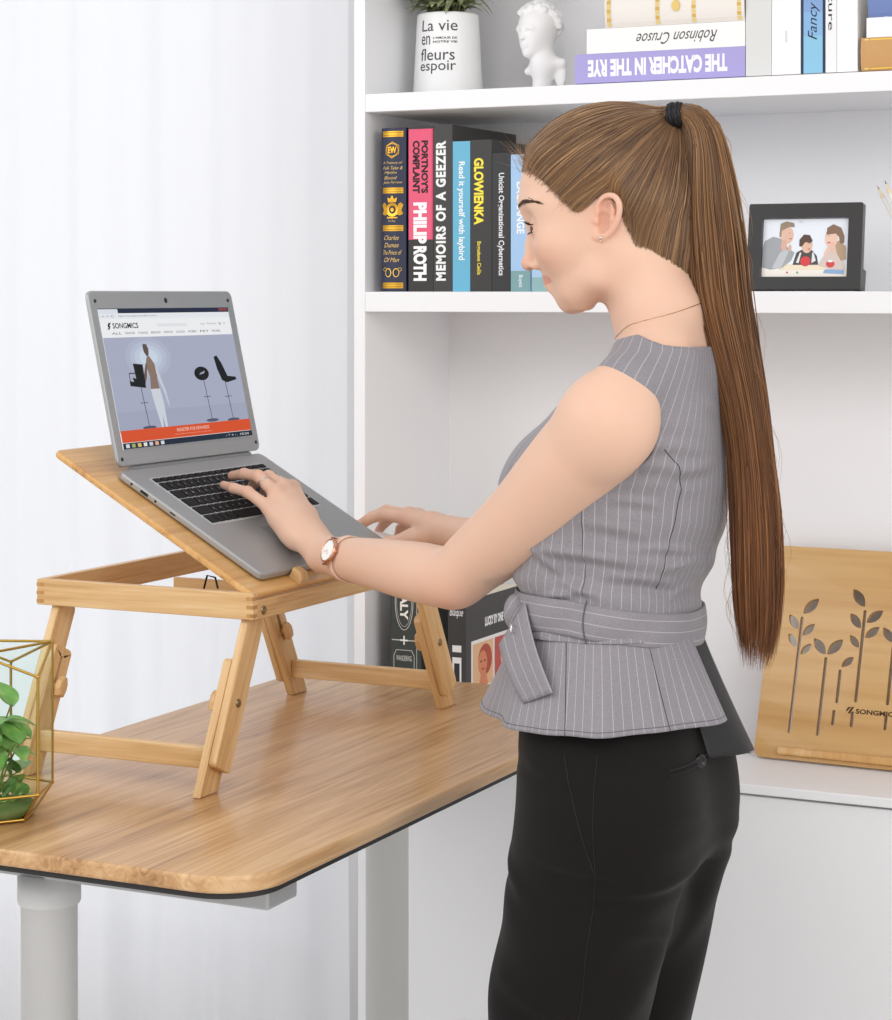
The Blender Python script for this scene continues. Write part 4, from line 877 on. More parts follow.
TBB = [.172, .172, .174, .174, .172, .168, .158, .143, .128, .122, .124, .130, .138, .143, .146, .142, .125, .080]
body.add(loft(TZ[9:], TC[9:], 0., [x-.012 for x in TA_[9:]], [x-.017 for x in TBB[9:]], p=2.2), .03)
core = Field(); core.ops = body.ops[n_head:]
# --- left arm
SH = np.array([-.040, .146, 1.280]); EL = np.array([.198, .048, 1.086]); WR = LP(.088, -.030, .038)
def mixp(p, q, t): return np.array(p)*(1-t)+np.array(q)*t
body.add(ellipsoid(SH+[.004, .008, -.004], (.0525, .044, .057)), .03)
body.add(poly([SH, mixp(SH, EL, .25)+[-.004, .006, -.004], mixp(SH, EL, .55)+[-.008, .004, -.008], mixp(SH, EL, .85)+[-.004, 0, -.004], EL, mixp(EL, WR, .25)+[0, .002, -.001], mixp(EL, WR, .6), mixp(EL, WR, .88), WR], [.0530, .0510, .0470, .0400, .0365, .0365, .0315, .0265, .0250]), .015)
body.add(ellipsoid(EL+[-.004, .003, -.010], (.022, .022, .020)), .02)
# --- left hand on the keys
HM = {}
KN = [(.133, .094, .028), (.155, .105, .042), (.178, .110, .047), (.199, .107, .046)]      # knuckles: little, ring, middle, index
PH = [[(.130, .133, .030), (.137, .158, .020), (.150, .180, .0105)],
      [(.166, .146, .044), (.176, .172, .031), (.186, .192, .0150)],
      [(.190, .143, .043), (.198, .160, .026), (.202, .165, .0125)],
      [(.213, .136, .036), (.218, .150, .020), (.220, .153, .0110)]]
FR = [(.0088, .0076, .0068, .0056), (.0096, .0084, .0074, .0062), (.0100, .0088, .0078, .0064), (.0098, .0086, .0076, .0064)]
wr2 = LP(.098, -.008, .033)
for i in range(4):
    k = LP(*KN[i]); body.chain([mixp(WR, wr2, .5)+(k-LP(*KN[1]))*.22, mixp(wr2, k, .5)+(k-LP(*KN[1]))*.12, k], [.0170, .0135, .0102], .012)
for i in range(3): body.add(rc(LP(*KN[i]), LP(*KN[i+1]), .0090, .0092), .008)
palm = [LP(.112, .030, .026), LP(.130, .072, .024)]; body.chain(palm, [.018, .014], .014)
body.add(rc(LP(.150, .050, .030), LP(.172, .085, .034), .0150, .0125), .014)
for i in range(4): body.chain([LP(*KN[i])]+[LP(*p) for p in PH[i]], FR[i], .004)
body.chain([LP(.130, .020, .028), LP(.172, .052, .026), LP(.200, .078, .020), LP(.214, .097, .0125)], [.0165, .0120, .0098, .0078], .008)   # thumb
# --- right arm and hand
SR = np.array([-.002, -.134, 1.288]); ER = fromworld((-1.130, 2.700, 1.065)); WRR = fromworld((-1.350, 2.822, 1.0800))
body.add(ellipsoid(SR, (.058, .046, .062)), .03)
body.add(poly([SR, mixp(SR, ER, .3), mixp(SR, ER, .7), ER, mixp(ER, WRR, .3), mixp(ER, WRR, .75), WRR], [.053, .052, .043, .036, .036, .029, .0235]), .018)
def RW(X, Y, Z): return fromworld((X, Y, Z))
rk = [RW(-1.430, 2.838, 1.096), RW(-1.434, 2.858, 1.0985), RW(-1.431, 2.878, 1.095), RW(-1.424, 2.895, 1.088)]       # index .. little
for i, k in enumerate(rk): body.chain([WRR+(k-rk[1])*.3, mixp(WRR, k, .5)+(k-rk[1])*.1, k], [.0165, .0140, .0105], .012)
rf = [[RW(-1.466, 2.836, 1.100), RW(-1.490, 2.834, 1.092), RW(-1.508, 2.832, 1.0825)], [RW(-1.474, 2.860, 1.103), RW(-1.498, 2.860, 1.093), RW(-1.513, 2.860, 1.080)],
      [RW(-1.468, 2.884, 1.097), RW(-1.490, 2.886, 1.083), RW(-1.500, 2.887, 1.070)], [RW(-1.456, 2.904, 1.088), RW(-1.474, 2.908, 1.072), RW(-1.480, 2.909, 1.060)]]
for i in range(4): body.chain([rk[i]]+rf[i], [.0096, .0084, .0075, .0063], .004)
body.chain([mixp(WRR, rk[0], .25)+[0, .006, -.006], RW(-1.412, 2.816, 1.070), RW(-1.440, 2.803, 1.062), RW(-1.464, 2.800, 1.058)], [.015, .0115, .0092, .0074], .008)
for i in range(3): body.add(rc(rk[i], rk[i+1], .0090, .0090), .008)
# --- one skin surface, sampled finer at the head and the hands
wl = [LP(.06, .05, .03)-.0, ]
parts = []
parts.append(body.mesh((-.155, -.105, 1.300), (.165, .125, 1.665), .0014))
parts.append(body.mesh((-.14, -.26, 1.02), (.14, .10, 1.345), .0034))
wA = fromworld((-1.352, 2.47, 1.08))       # cut under the watch strap
cutp = EL+(WR-EL)*.805; cutn = (WR-EL)/np.linalg.norm(WR-EL)
def trim(part, sgn):
    v, q = part; k = ((v-cutp) @ cutn)*sgn > 0; return v, q[k[q].any(1)]
parts.append(trim(body.mesh((-.14, -.16, 1.02), (.460, .215, 1.355), .0021), -1))
hb = np.array([LP(.05, -.06, .0), LP(.26, .22, .06)])
parts.append(trim(body.mesh((.365, -.32, 1.02), (.70, .06, 1.195), .0013), 1))
parts.append(body.mesh((.10, -.52, 1.01), (.335, -.05, 1.32), .0028))
parts.append(body.mesh((.328, -.545, 1.02), (.62, -.33, 1.130), .0016))
# legs inside the trousers
lg = Field()
for sg in (-1, 1): lg.chain([[.005, .075*sg, .80], [.030+.02*(sg < 0), .076*sg, .50], [.020, .078*sg, .28], [.010, .078*sg, .09], [.10, .085*sg, .045]], [.070, .050, .047, .033, .026], .03)
lg.add(loft(TZ[3:10], TC[3:10], 0., [x-.034 for x in TA_[3:10]], [x-.034 for x in TBB[3:10]], p=2.2), .03)
parts.append(lg.mesh((-.16, -.20, .01), (.20, .20, 1.065), .006))
V = np.concatenate([p[0] for p in parts]); off = np.cumsum([0]+[len(p[0]) for p in parts]); Q = np.concatenate([p[1]+o for p, o in zip(parts, off)])
s_, t_, l_ = Hinv(V[:, 0], V[:, 1], V[:, 2])
def blob(cx, cy, cz, rx, ry, rz): return np.clip(1.3-np.sqrt(((s_-cx)/rx)**2+((t_-cy)/ry)**2+((l_-cz)/rz)**2), 0, 1)
def sl(c): return np.array(lin(c))
skin = sl('e0b9a1'); red = sl('d98f78'); lip = sl('c9796f'); C = np.tile(skin, (len(V), 1))
def tint(w, c, k): global C; w = (np.clip(w, 0, 1)*k)[:, None]; C = C*(1-w)+np.array(c)*w
for sg in (-1, 1): tint(blob(.060, -.055, .045*sg, .03, .022, .025), red, .28); tint(blob(-.004, -.018, .078*sg, .022, .030, .02), red, .40); tint(blob(.086, -.027, .032*sg, .014, .010, .016), sl('b98068'), .40)
tint(blob(.098, -.070, 0, .016, .012, .016), red, .38)
for sg in (-1, 1): tint(blob(.0870, -.0765, .0080*sg, .0080, .0045, .0045), sl('9a4f3c'), .75)  # nostril shade painted into the skin tint
inm = np.abs(l_) < .024
mw = np.clip(1.15-np.abs(t_+.0883-3.6*l_**2)/(.0062*np.sqrt(np.clip(1-(l_/.0245)**2, .02, 1))), 0, 1)*4*(s_ > .050)*inm; tint(np.clip(mw, 0, 1), lip, .62)
for p in [LP(*x) for x in KN]+rk+[LP(*PH[i][j]) for i in range(4) for j in (0, 1, 2)]+[r_[2] for r_ in rf]+[EL+np.array([0, .02, -.03]), WR]:
    d = np.linalg.norm(V-p, axis=1); tint(np.clip(1.2-d/.016, 0, 1), red, .22)
d = np.linalg.norm(V-(EL+np.array([.0, .015, -.030])), axis=1); tint(np.clip(1.2-d/.05, 0, 1), red, .30)
skm = bpy.data.materials.new('skin'); skm.use_nodes = True; nt = skm.node_tree; b = nt.nodes['Principled BSDF']; L = nt.links.new
at = N(nt, 'ShaderNodeAttribute', attribute_name='tint'); L(at.outputs['Color'], b.inputs['Base Color']); b.inputs['Roughness'].default_value = .48; b.inputs['Specular IOR Level'].default_value = .35
b.inputs['Subsurface Weight'].default_value = .22; b.inputs['Subsurface Radius'].default_value = (.010, .0038, .0020); b.inputs['Subsurface Scale'].default_value = 1.
bo_ = fastmesh('body', WP(V), Q, skm, woman, colors=C)
# eyes, lashes, brows
for sg in (1, -1):
    c_ = WP(HP(.0760, -.0280, .0310*sg)); gz = WP(HP(.0760+.0100, -.0280-.0050, .0310*sg+.0058))-c_; gz /= np.linalg.norm(gz)
    ev, ef = [], []; Mz = Vector(gz).to_track_quat('Z', 'Y').to_matrix().to_4x4(); Mz.translation = Vector(c_)
    m = MB(); m.lathe([(.0123*math.sin(R(a_)), .0123*math.cos(R(a_))) for a_ in (0.01, 10)]+[(.0123*math.sin(R(a_)), .0123*math.cos(R(a_))) for a_ in (10, 21, 37)]+[(.0123*math.sin(R(a_)), .0123*math.cos(R(a_))) for a_ in (37, 45, 70, 95, 120, 150, 179.9)], Mz, 24)
    nf = 24; mi_ = [1]*nf*2+[2]*nf*3; m.m = [1 if i < nf*1 else (1 if i < 2*nf else 2 if i < 5*nf else 0) for i in range(len(m.f))]
    m.build('eye', [mat('eye_white', 'e8e2dd', .2), mat('pupil', '120d0b', .1), mat('iris_brown', '5e4630', .15)], woman)
    la = []; 
    for i in range(26):
        w_ = i/25; ang = -.9+1.9*w_; r0 = .0136; rt = np.array([math.cos(ang*.9), .26, math.sin(ang*.9)*1.0]); p0 = HP(.0760+r0*rt[0]*.93, -.0280+r0*.30, (.0310+r0*rt[2]*.95)*sg)
        dr = HX((math.cos(ang*.8)*.9, .10, (math.sin(ang*.8))*sg)); ln = .0075*(.75+.5*w_); la.append([p0+dr*ln*q+np.array([0, 0, ln*(-.28*q+.62*q*q)]) for q in np.linspace(0, 1, 7)])
        if i % 2 == 0:
            p0 = HP(.0760+r0*rt[0]*.92, -.0280-r0*.36, (.0310+r0*rt[2]*.92)*sg); la.append([p0+dr*ln*.5*q+np.array([0, 0, ln*(-.10*q-.25*q*q)]) for q in np.linspace(0, 1, 7)])
    la = WP(np.array(la)); vv, qq = strands(la, np.tile(np.linspace(.00055, .00012, 7), (len(la), 1)), 4); fastmesh('eyelashes', vv, qq, mat('lash_black', '15100e', .5), woman)
    br = []; rb = np.random.default_rng(3)
    for i in range(150):
        w_ = rb.random(); v_ = rb.normal(0, 1); l0 = .014+.040*w_; s0 = .105-.026*(w_**1.5)-.006*w_; t0 = -.0030+.0062*math.sin(w_*2.4)+(v_*.0011)*(1-.55*w_); p = HP(s0, t0, l0*sg); dr = HX((-.35-.25*w_, .25-.55*w_, .85*sg)); br.append([p+dr*.0075*q for q in np.linspace(0, 1, 4)])
    br = np.array(br); sh0 = br.shape; P = br.reshape(-1, 3)
    for _ in range(6):          # pull the brow hairs onto the skin
        d0 = body.at(P); e_ = 2e-4; g = np.stack([(body.at(P+np.eye(3)[i]*e_)-d0)/e_ for i in range(3)], 1); P = P-g*(d0-.0004)[:, None]/np.maximum(.3, (g*g).sum(1))[:, None]
    br = WP(P.reshape(sh0)); vv, qq = strands(br, np.tile([.00032, .0003, .00025, .0001], (len(br), 1)), 3); fastmesh('eyebrow', vv, qq, mat('brow_brown', '4a3325', .6), woman)
# ------------------------------------------------------------------ clothing
fab = bpy.data.materials.new('grey_pinstripe'); fab.use_nodes = True; nt = fab.node_tree; b = nt.nodes['Principled BSDF']; L = nt.links.new
st = N(nt, 'ShaderNodeAttribute', attribute_name='stripe'); mm = N(nt, 'ShaderNodeMath', operation='FRACT'); mu = N(nt, 'ShaderNodeMath', operation='MULTIPLY'); mu.inputs[1].default_value = 1/.0125
L(st.outputs['Fac'], mu.inputs[0]); L(mu.outputs[0], mm.inputs[0]); lt = N(nt, 'ShaderNodeMath', operation='LESS_THAN'); lt.inputs[1].default_value = .065; L(mm.outputs[0], lt.inputs[0])
mu2 = N(nt, 'ShaderNodeMath', operation='MULTIPLY'); mu2.inputs[1].default_value = 1/.00125; L(st.outputs['Fac'], mu2.inputs[0]); fr2 = N(nt, 'ShaderNodeMath', operation='FRACT'); L(mu2.outputs[0], fr2.inputs[0])
tcn = N(nt, 'ShaderNodeTexCoord'); mp = N(nt, 'ShaderNodeMapping'); mp.inputs['Scale'].default_value = (1500, 1500, 500); L(tcn.outputs['Object'], mp.inputs[0]); nz = N(nt, 'ShaderNodeTexNoise', Scale=1., Detail=2.); L(mp.outputs[0], nz.inputs['Vector'])
mp3 = N(nt, 'ShaderNodeMapping'); mp3.inputs['Scale'].default_value = (700, 700, 1600); L(tcn.outputs['Object'], mp3.inputs[0]); nz3 = N(nt, 'ShaderNodeTexNoise', Scale=1., Detail=1.); L(mp3.outputs[0], nz3.inputs['Vector'])
mxn = N(nt, 'ShaderNodeMix', data_type='FLOAT'); mxn.inputs[0].default_value = .5; L(nz.outputs[0], mxn.inputs[2]); L(nz3.outputs[0], mxn.inputs[3])
base_ = ramp(nt, mxn.outputs[0], [(.34, '7b777c'), (.5, '878388'), (.66, '949095')])
ml = N(nt, 'ShaderNodeMath', operation='MULTIPLY'); ml.inputs[1].default_value = .40; L(lt.outputs[0], ml.inputs[0])
mx = N(nt, 'ShaderNodeMix', data_type='RGBA'); L(ml.outputs[0], mx.inputs[0]); L(base_, mx.inputs[6]); mx.inputs[7].default_value = (*lin('ddd9de'), 1); L(mx.outputs[2], b.inputs['Base Color'])
b.inputs['Roughness'].default_value = .55; b.inputs['Sheen Weight'].default_value = .12; b.inputs['Specular IOR Level'].default_value = .4
bp = N(nt, 'ShaderNodeBump', Strength=.25, Distance=.0004); L(mxn.outputs[0], bp.inputs['Height']); L(bp.outputs[0], b.inputs['Normal'])
lining = mat('black_lining', '1c1b1c', .5); seamm = mat('seam_thread', '2c2a2e', .8)
# torso shape shared by the garment
ves = Field()
ves.add(loft(TZ[7:], TC[7:], 0., TA_[7:], TBB[7:], p=2.2), .02)
for sg in (-1, 1): ves.chain([[-.060, .030*sg, 1.372], [-.066 if sg > 0 else -.050, .075*sg, 1.350], [-.056, .128, 1.322] if sg > 0 else [-.016, -.118, 1.318]], [.0335, .0345, .0370], .03)
ves.add(ellipsoid((.068, .068, 1.198), (.048, .056, .056)), .03); ves.add(ellipsoid((.068, -.068, 1.198), (.048, .056, .056)), .03)
for sg in (-1, 1): ves.add(ellipsoid((-.072, .070*sg, 1.27), (.040, .050, .060)), .04)
CREASE = [(60, 1.135, 118, 1.120, .0036, .0050), (95, 1.108, 150, 1.092, .0042, .0055), (70, 1.100, 100, 1.082, .0036, .0050), (112, 1.140, 160, 1.128, .0030, .0050), (85, 1.170, 125, 1.150, .0026, .0060),
  (50, 1.150, 80, 1.100, .0034, .0055), (128, 1.110, 172, 1.120, .0032, .0050), (118, 1.215, 170, 1.232, .0022, .0070), (100, 1.195, 128, 1.185, .0026, .0050), (140, 1.078, 175, 1.088, .0034, .0045), (60, 1.075, 95, 1.090, .0030, .0045), (150, 1.30, 175, 1.285, .0018, .007)]
def folds(x, y, z):
    d = folds0(x, y, z); ph = np.arctan2(y, x+.003)
    for a0_, z0_, a1_, z1_, am, wd in CREASE:
        dx, dz = R(a1_-a0_)*.13, z1_-z0_; L2 = dx*dx+dz*dz; u = (ph-R(a0_))*.13; v = z-z0_; t = (u*dx+v*dz)/L2; pe = (u*dz-v*dx)/math.sqrt(L2)+.003*np.sin(t*3.1); e = np.clip(t, 0, 1)*np.clip(1-t, 0, 1)*4
        q = pe/wd; d = d-am*e*(np.exp(-q*q)-.8*np.exp(-((q-1.9)/1.1)**2))
    return d
def folds0(x, y, z):
    ph = np.arctan2(y, x+.003); w = np.exp(-((z-1.105)/.055)**2); w2 = np.exp(-((z-1.235)/.030)**2)*np.exp(-((ph-2.0)/.5)**2)
    return -.0040*w*np.sin(ph*3.2-(z-1.1)*70+1.2*np.sin(ph*5))*np.clip(np.sin(ph*1.3+.2), 0, 1) - .0026*w*np.sin(ph*2.1+(z-1.1)*120+.7) - .0026*w2*np.sin((z-1.235)*260+ph*4)
ves.add((lambda x, y, z: core.at3(x, y, z)-.0050+np.maximum(0, z-1.385)*3+np.maximum(0, 1.20-z)*1., np.array([-.15, -.19, 1.20]), np.array([.15, .19, 1.40])), .008)
ves.disp(folds)
def armhole(cx, cz, rx, rz, side, b0):
    def fn(x, y, z):
        u = (x-cx)*.985+(z-cz)*.17; w = -(x-cx)*.17+(z-cz)*.985; k = (np.sqrt((u/rx)**2+(w/rz)**2)-1)*min(rx, rz)
        return -np.maximum(k, (b0-y*side))
    return fn
ves.cut(armhole(-.0375, 1.2755, .0500, .0560, 1, .104), .002); ves.cut(armhole(-.006, 1.274, .054, .064, -1, .090), .002)
ztop = lambda x, y: np.interp(x, [-.12, -.09, -.060, -.030, 0., .05], [1.3600, 1.3650, 1.3765, 1.3700, 1.3440, 1.300])
ves.cut(lambda x, y, z: z-ztop(x, y)+0*y, .001)
ves.cut(lambda x, y, z: -np.maximum(np.abs(y)-(z-1.255)*.62, -(x-.0)), .002)
ves.cut(lambda x, y, z: np.where(z > 1.335, -(core.at3(x, y, z)-.0015), -.02), .0)
V, Q = ves.mesh((-.150, -.190, 1.030), (.150, .190, 1.400), .0019)
cx = np.interp(V[:, 2], TZ, TC); ph = np.arctan2(V[:, 1], V[:, 0]-cx)
vest = fastmesh('top', WP(V), Q, fab, woman, floats={'stripe': ph*.135+10})
def surf(field, phi, z, c=(0, 0), off=0., r0=.22):
    r = np.linspace(r0, .02, 700); P = np.stack([c[0]+r*math.cos(phi), c[1]+r*math.sin(phi), np.full_like(r, z)], 1); d = field.at(P); i = np.argmax(d < 0)
    return P[i]+np.array([math.cos(phi), math.sin(phi), 0])*off
def seam(field, pts, r, m, name, parent, n=60, c=(0, 0), off=.0002):
    pts = np.array(pts, float); t = np.linspace(0, 1, len(pts)); tt_ = np.linspace(0, 1, n)
    P = [surf(field, np.interp(q, t, pts[:, 0]), np.interp(q, t, pts[:, 1]), c, off) for q in tt_]; mb = MB(); mb.tube([tuple(p) for p in WP(np.array(P))], r, 6); return mb.build(name, m, parent)
seam(ves, [(R(128), 1.250), (R(135), 1.232), (R(139), 1.205), (R(137), 1.165), (R(134), 1.125), (R(132), 1.090)], .0005, seamm, 'seam', vest)
seam(ves, [(R(92), 1.205), (R(91), 1.15), (R(90), 1.085)], .0003, seamm, 'seam', vest)
hemP = []
for i in range(97):      # dark piping round the near armhole
    t_ = 2*math.pi*i/96; u = .0500*math.cos(t_); w_ = .0560*math.sin(t_); hemP.append((-.0375+u*.985-w_*.17, -9, 1.2755+u*.17+w_*.985))
pp_ = []
for (x, _, z) in hemP:
    ys = np.linspace(.20, .09, 400); d = ves.at(np.stack([np.full_like(ys, -.0375+(x+.0375)*1.035), ys, np.full_like(ys, 1.2755+(z-1.2755)*1.035)], 1)); i = np.argmax(d < 0.0002)
    if d[i] < .0002: pp_.append((x-.0, ys[i], z))
m = MB(); m.tube([tuple(p) for p in WP(np.array(pp_))], .0010, 6, closed=len(pp_) == 97); m.build('armhole_edge', mat('edge_binding', '47444a', .7), vest)
# peplum: flared skirt of the top below the belt, open at the back
def pep(phi, w):      # w 0 at the belt, 1 at the hem
    z = 1.038-w*(.102); fl = w**1.1; A_ = .1030+.0250*fl; B_ = .1250+.0480*fl; c = .017-.011*w
    fr_ = max(0, math.cos(phi)); A_ += .040*fr_**5*w; rip = .0045*w*math.sin(phi*7+.6)+.0025*w*math.sin(phi*13+2)
    bk = max(0, -math.cos(phi))**3*.012*w
    return (c+(A_+rip+bk)*math.cos(phi), (B_+rip)*math.sin(phi), z-.004*math.cos(phi)*w)
def sheet(name, fn, us, ws, m, parent, thick=.0016, stripe=None):
    V = []; S_ = []
    for w in ws:
        for u in us: V.append(fn(u, w)); S_.append(stripe(u, w) if stripe else 0)
    n = len(us); Q = [(i*n+j, i*n+j+1, (i+1)*n+j+1, (i+1)*n+j) for i in range(len(ws)-1) for j in range(n-1)]
    o = fastmesh(name, WP(np.array(V)), Q, m, parent, floats={'stripe': S_}); q = o.modifiers.new('thick', 'SOLIDIFY'); q.thickness = thick; q.offset = 0; q.use_rim = True
    if isinstance(m, (list, tuple)) and len(m) > 1: q.material_offset = 1; q.material_offset_rim = 0
    return o
us = np.linspace(R(-105), R(172), 200); ws = np.linspace(0, 1, 36)
sheet('peplum', pep, us, ws, [fab], woman, stripe=lambda u, w: u*.150+10)
hl = MB(); hl.tube([tuple(p) for p in WP(np.array([np.array(pep(u, .945))+np.array([math.cos(u), math.sin(u), 0])*.0011 for u in us]))], .0004, 5); hl.build('hem_stitch', mat('stitch_grey', '66636a', .8), woman)
for u0, k in ((R(88), .0), (R(138), .0)):
    sm = MB(); sm.tube([tuple(p) for p in WP(np.array([np.array(pep(u0+.05*w, w))+np.array([math.cos(u0), math.sin(u0), 0])*.0010 for w in ws]))], .0004, 5); sm.build('seam', seamm, woman)
# back tails of the top, black lined, standing off behind
def tail(u, w):      # u across 0..1, w down
    a_ = -.088-.028*u-(.050+.010*u)*w**1.2; b_ = -.012-.060*u; z = 1.036-.150*w-.030*u*w
    p0 = np.array([-.074-.040*w**1.1, .030-.03*u, 1.026-.130*w]); p1 = np.array([-.076-.062*w**1.1, -.050-.012*w, 1.030-.140*w])
    p = p0*(1-u)+p1*u; p[0] -= .012*math.sin(u*math.pi)*w; return tuple(p)
sheet('peplum_back_flap', tail, np.linspace(0, 1, 24), np.linspace(0, 1, 24), [lining], woman, stripe=lambda u, w: u*.08)
bo2 = MB(); bo2.tube([tuple(p) for p in WP(np.array([tail(1, w) for w in np.linspace(0, 1, 20)]+[tail(1-u, 1) for u in np.linspace(0, .35, 8)]))], .0014, 6); bo2.build('flap_edge', mat('edge_grey', '8f8b91', .7), woman)
# belt with a hanging tie end
def bel(phi, w):
    A_, B_ = .1065, .1275; zc = 1.0555+.004*math.sin(phi)+.002*math.cos(phi); bul = .0018*math.sin(w*math.pi)+.0010*math.sin(phi*9+w*5)
    return (.0175+(A_+bul+.001*w)*math.cos(phi), (B_+bul+.001*w)*math.sin(phi), zc+.0195-.039*w-.016*max(0, -math.cos(phi)))
sheet('belt', bel, np.linspace(0, 2*math.pi, 160), np.linspace(0, 1, 14), [fab], woman, .0028, stripe=lambda u, w: w*.040+.004)
lp = [np.array(bel(R(102), w))+np.array([0, .0025, 0]) for w in np.linspace(-.12, 1.12, 14)]; m = MB(); m.tube([tuple(p+np.array([-.004*math.sin(q*3.1), 0, 0])) for p, q in zip(WP(np.array(lp)), np.linspace(0, 1, 14))], .0009, 6)
m.build('belt_loop', mat('loop_grey', '5b585e', .7), woman)
def tie(u, w):
    q = [np.array([.0770, .112, 1.0705]), np.array([.1085, .112, 1.0205]), np.array([.0640, .145, .9630]), np.array([.0240, .158, .9800])]
    top_ = q[1]*(1-u)+q[0]*u*0+q[0]*u; bt = q[2]*(1-u)+q[3]*u; p = top_*(1-w)+bt*w; p = p+np.array([.002, .004, 0])*math.sin(w*math.pi); return tuple(p)
sheet('belt_tie', tie, np.linspace(0, 1, 10), np.linspace(0, 1, 20), [fab], woman, .0030, stripe=lambda u, w: u*.047+.003)
kn = Field(); kn.add(ellipsoid((.096, .092, 1.056), (.015, .015, .022)), .01); V, Q = kn.mesh((.08, .05, 1.015), (.14, .11, 1.09), .002); fastmesh('belt_knot', WP(V), Q, fab, woman, floats={'stripe': V[:, 0]*1.0+V[:, 2]*.6})
m = MB(); kp = WP(np.array([[.0900, .1210, 1.0420]]))[0]; T_ = frame(kp, (.5, -.8, 0), (0, 0, 1), (-.8, -.5, 0)); m.tube([tuple(T_ @ Vector((.0042*math.cos(t_), .0050*math.sin(t_), 0))) for t_ in np.linspace(0, 2*math.pi, 21)[:-1]], .0009, 6, closed=True); m.build('eyelet', mat('eyelet_metal', 'e6e6e8', .25, metal=1.), woman)
# trousers
tro = Field(); tro.add(loft(TZ[:9]+[1.0], TC[:9]+[.015], 0., [x+.001 for x in TA_[:9]]+[.108], [x+.001 for x in TBB[:9]]+[.135], p=2.15), .02)
tro.ops.clear()
zz_ = [1.00, .9470, .9008, .8545, .8280, .7965, .770]
tro.add(loft(zz_, [.0150, .0070, .0036, -.0005, -.0037, -.0045, -.002], 0., [.095, .103, .1060, .1050, .1035, .102, .096], [.122, .145, .158, .164, .167, .167, .158], p=2.25), .03)
for sg in (-1, 1):
    zl = [.875, .82, .76, .70, .64, .575, .50, .40, .28, .15, .055]
    ca = [-.002, -.000, .006, .018, .030, .042, .050, .050, .046, .042, .038]; cb = [.075, .076, .077, .078, .079, .080, .081, .083, .085, .087, .089]
    Al = [.088, .098, .100, .098, .094, .091, .088, .084, .081, .080, .082]; Bl = [.076, .083, .086, .086, .085, .083, .081, .078, .075, .074, .075]
    if sg < 0: ca = [c-.006*min(1, (0.875-z_)/.25) for c, z_ in zip(ca, zl)]
    tro.add(loft(zl, ca, [c*sg for c in cb], Al, Bl, p=2.1), .022)
tro.chain([[-.030, 0, .80], [-.016, 0, .72], [.0, 0, .63]], [.064, .050, .020], .02)
tro.add(ellipsoid((-.027, .075, .838), (.064, .072, .080)), .06); tro.add(ellipsoid((-.027, -.075, .838), (.064, .072, .080)), .06)
CR2 = [(70, .800, 130, .780, .0030, .007), (100, .765, 165, .775, .0034, .007), (60, .900, 100, .880, .0016, .006), (40, .80, 75, .74, .0026, .009), (110, .72, 150, .70, .0026, .008), (50, .66, 110, .60, .0030, .010), (120, .850, 165, .835, .0018, .007)]
def tf(x, y, z):
    d = tf0(x, y, z); ph = np.arctan2(y, x+.0)
    for a0_, z0_, a1_, z1_, am, wd in CR2:
        dx, dz = R(a1_-a0_)*.14, z1_-z0_; L2 = dx*dx+dz*dz; u = (ph-R(a0_))*.14; v = z-z0_; t = (u*dx+v*dz)/L2; pe = (u*dz-v*dx)/math.sqrt(L2); e = np.clip(t, 0, 1)*np.clip(1-t, 0, 1)*4; q = pe/wd; d = d-am*e*(np.exp(-q*q)-.7*np.exp(-((q-1.9)/1.1)**2))
    return d
def tf0(x, y, z):
    ph = np.arctan2(y-.0, x); g = np.exp(-((z-.775)/.030)**2)*np.clip(-x*14, 0, 1)
    return -.0015*g*np.sin((z-.775)*150+y*14)-.0016*np.sin(y*60+z*22+2*np.sin(z*19))*np.clip((.86-z)*8, 0, 1)-.0018*np.sin(z*52+x*34+y*22)*np.clip((.80-z)*6, 0, 1)
tro.disp(tf)
V, Q = tro.mesh((-.15, -.20, .045), (.175, .20, .985), .0036)
trm = mat('black_trousers', '151211', .8, spec=.2); nt = trm.node_tree; tcn = N(nt, 'ShaderNodeTexCoord'); nz = N(nt, 'ShaderNodeTexNoise', Scale=900., Detail=2.); nt.links.new(tcn.outputs['Object'], nz.inputs['Vector']); bp = N(nt, 'ShaderNodeBump', Strength=.3, Distance=.0004); nt.links.new(nz.outputs[0], bp.inputs['Height']); nt.links.new(bp.outputs[0], nt.nodes['Principled BSDF'].inputs['Normal'])
nt.nodes['Principled BSDF'].inputs['Sheen Weight'].default_value = .06; nt.nodes['Principled BSDF'].inputs['Sheen Roughness'].default_value = .5
trs = fastmesh('trousers', WP(V), Q, trm, woman)
blk2 = mat('trouser_seam', '141312', .7); but = mat('black_button', '1a1818', .25)
def sfp(field, a_, z, off=0.):
    ys = np.linspace(.25, .0, 900); d = field.at(np.stack([np.full_like(ys, a_), ys, np.full_like(ys, z)], 1)); return np.array([a_, ys[np.argmax(d < 0)]+off, z])
def zline(field, pts, r, m, name, parent, off=.0003, n=40):
    pts = np.array(pts, float); t = np.linspace(0, 1, len(pts)); P = [sfp(field, np.interp(q, t, pts[:, 0]), np.interp(q, t, pts[:, 1]), off) for q in np.linspace(0, 1, n)]
    mb = MB(); mb.tube([tuple(p) for p in WP(np.array(P))], r, 6); return mb.build(name, m, parent)
seam(tro, [(R(131), .8945), (R(176), .8965)], .0013, blk2, 'pocket_welt', trs, off=.0003); seam(tro, [(R(131), .8895), (R(176), .8915)], .0011, trm, 'pocket_welt', trs, off=.0006)
zline(tro, [(-.028, .915), (-.030, .84), (-.032, .79), (-.018, .70), (.0, .575)], .0006, blk2, 'seam', trs); zline(tro, [(.010, .912), (-.004, .87), (-.022, .815), (-.031, .79)], .0007, blk2, 'seam', trs)
bpz = surf(tro, R(160), .8935, off=.0018); bw_ = WP(bpz); 
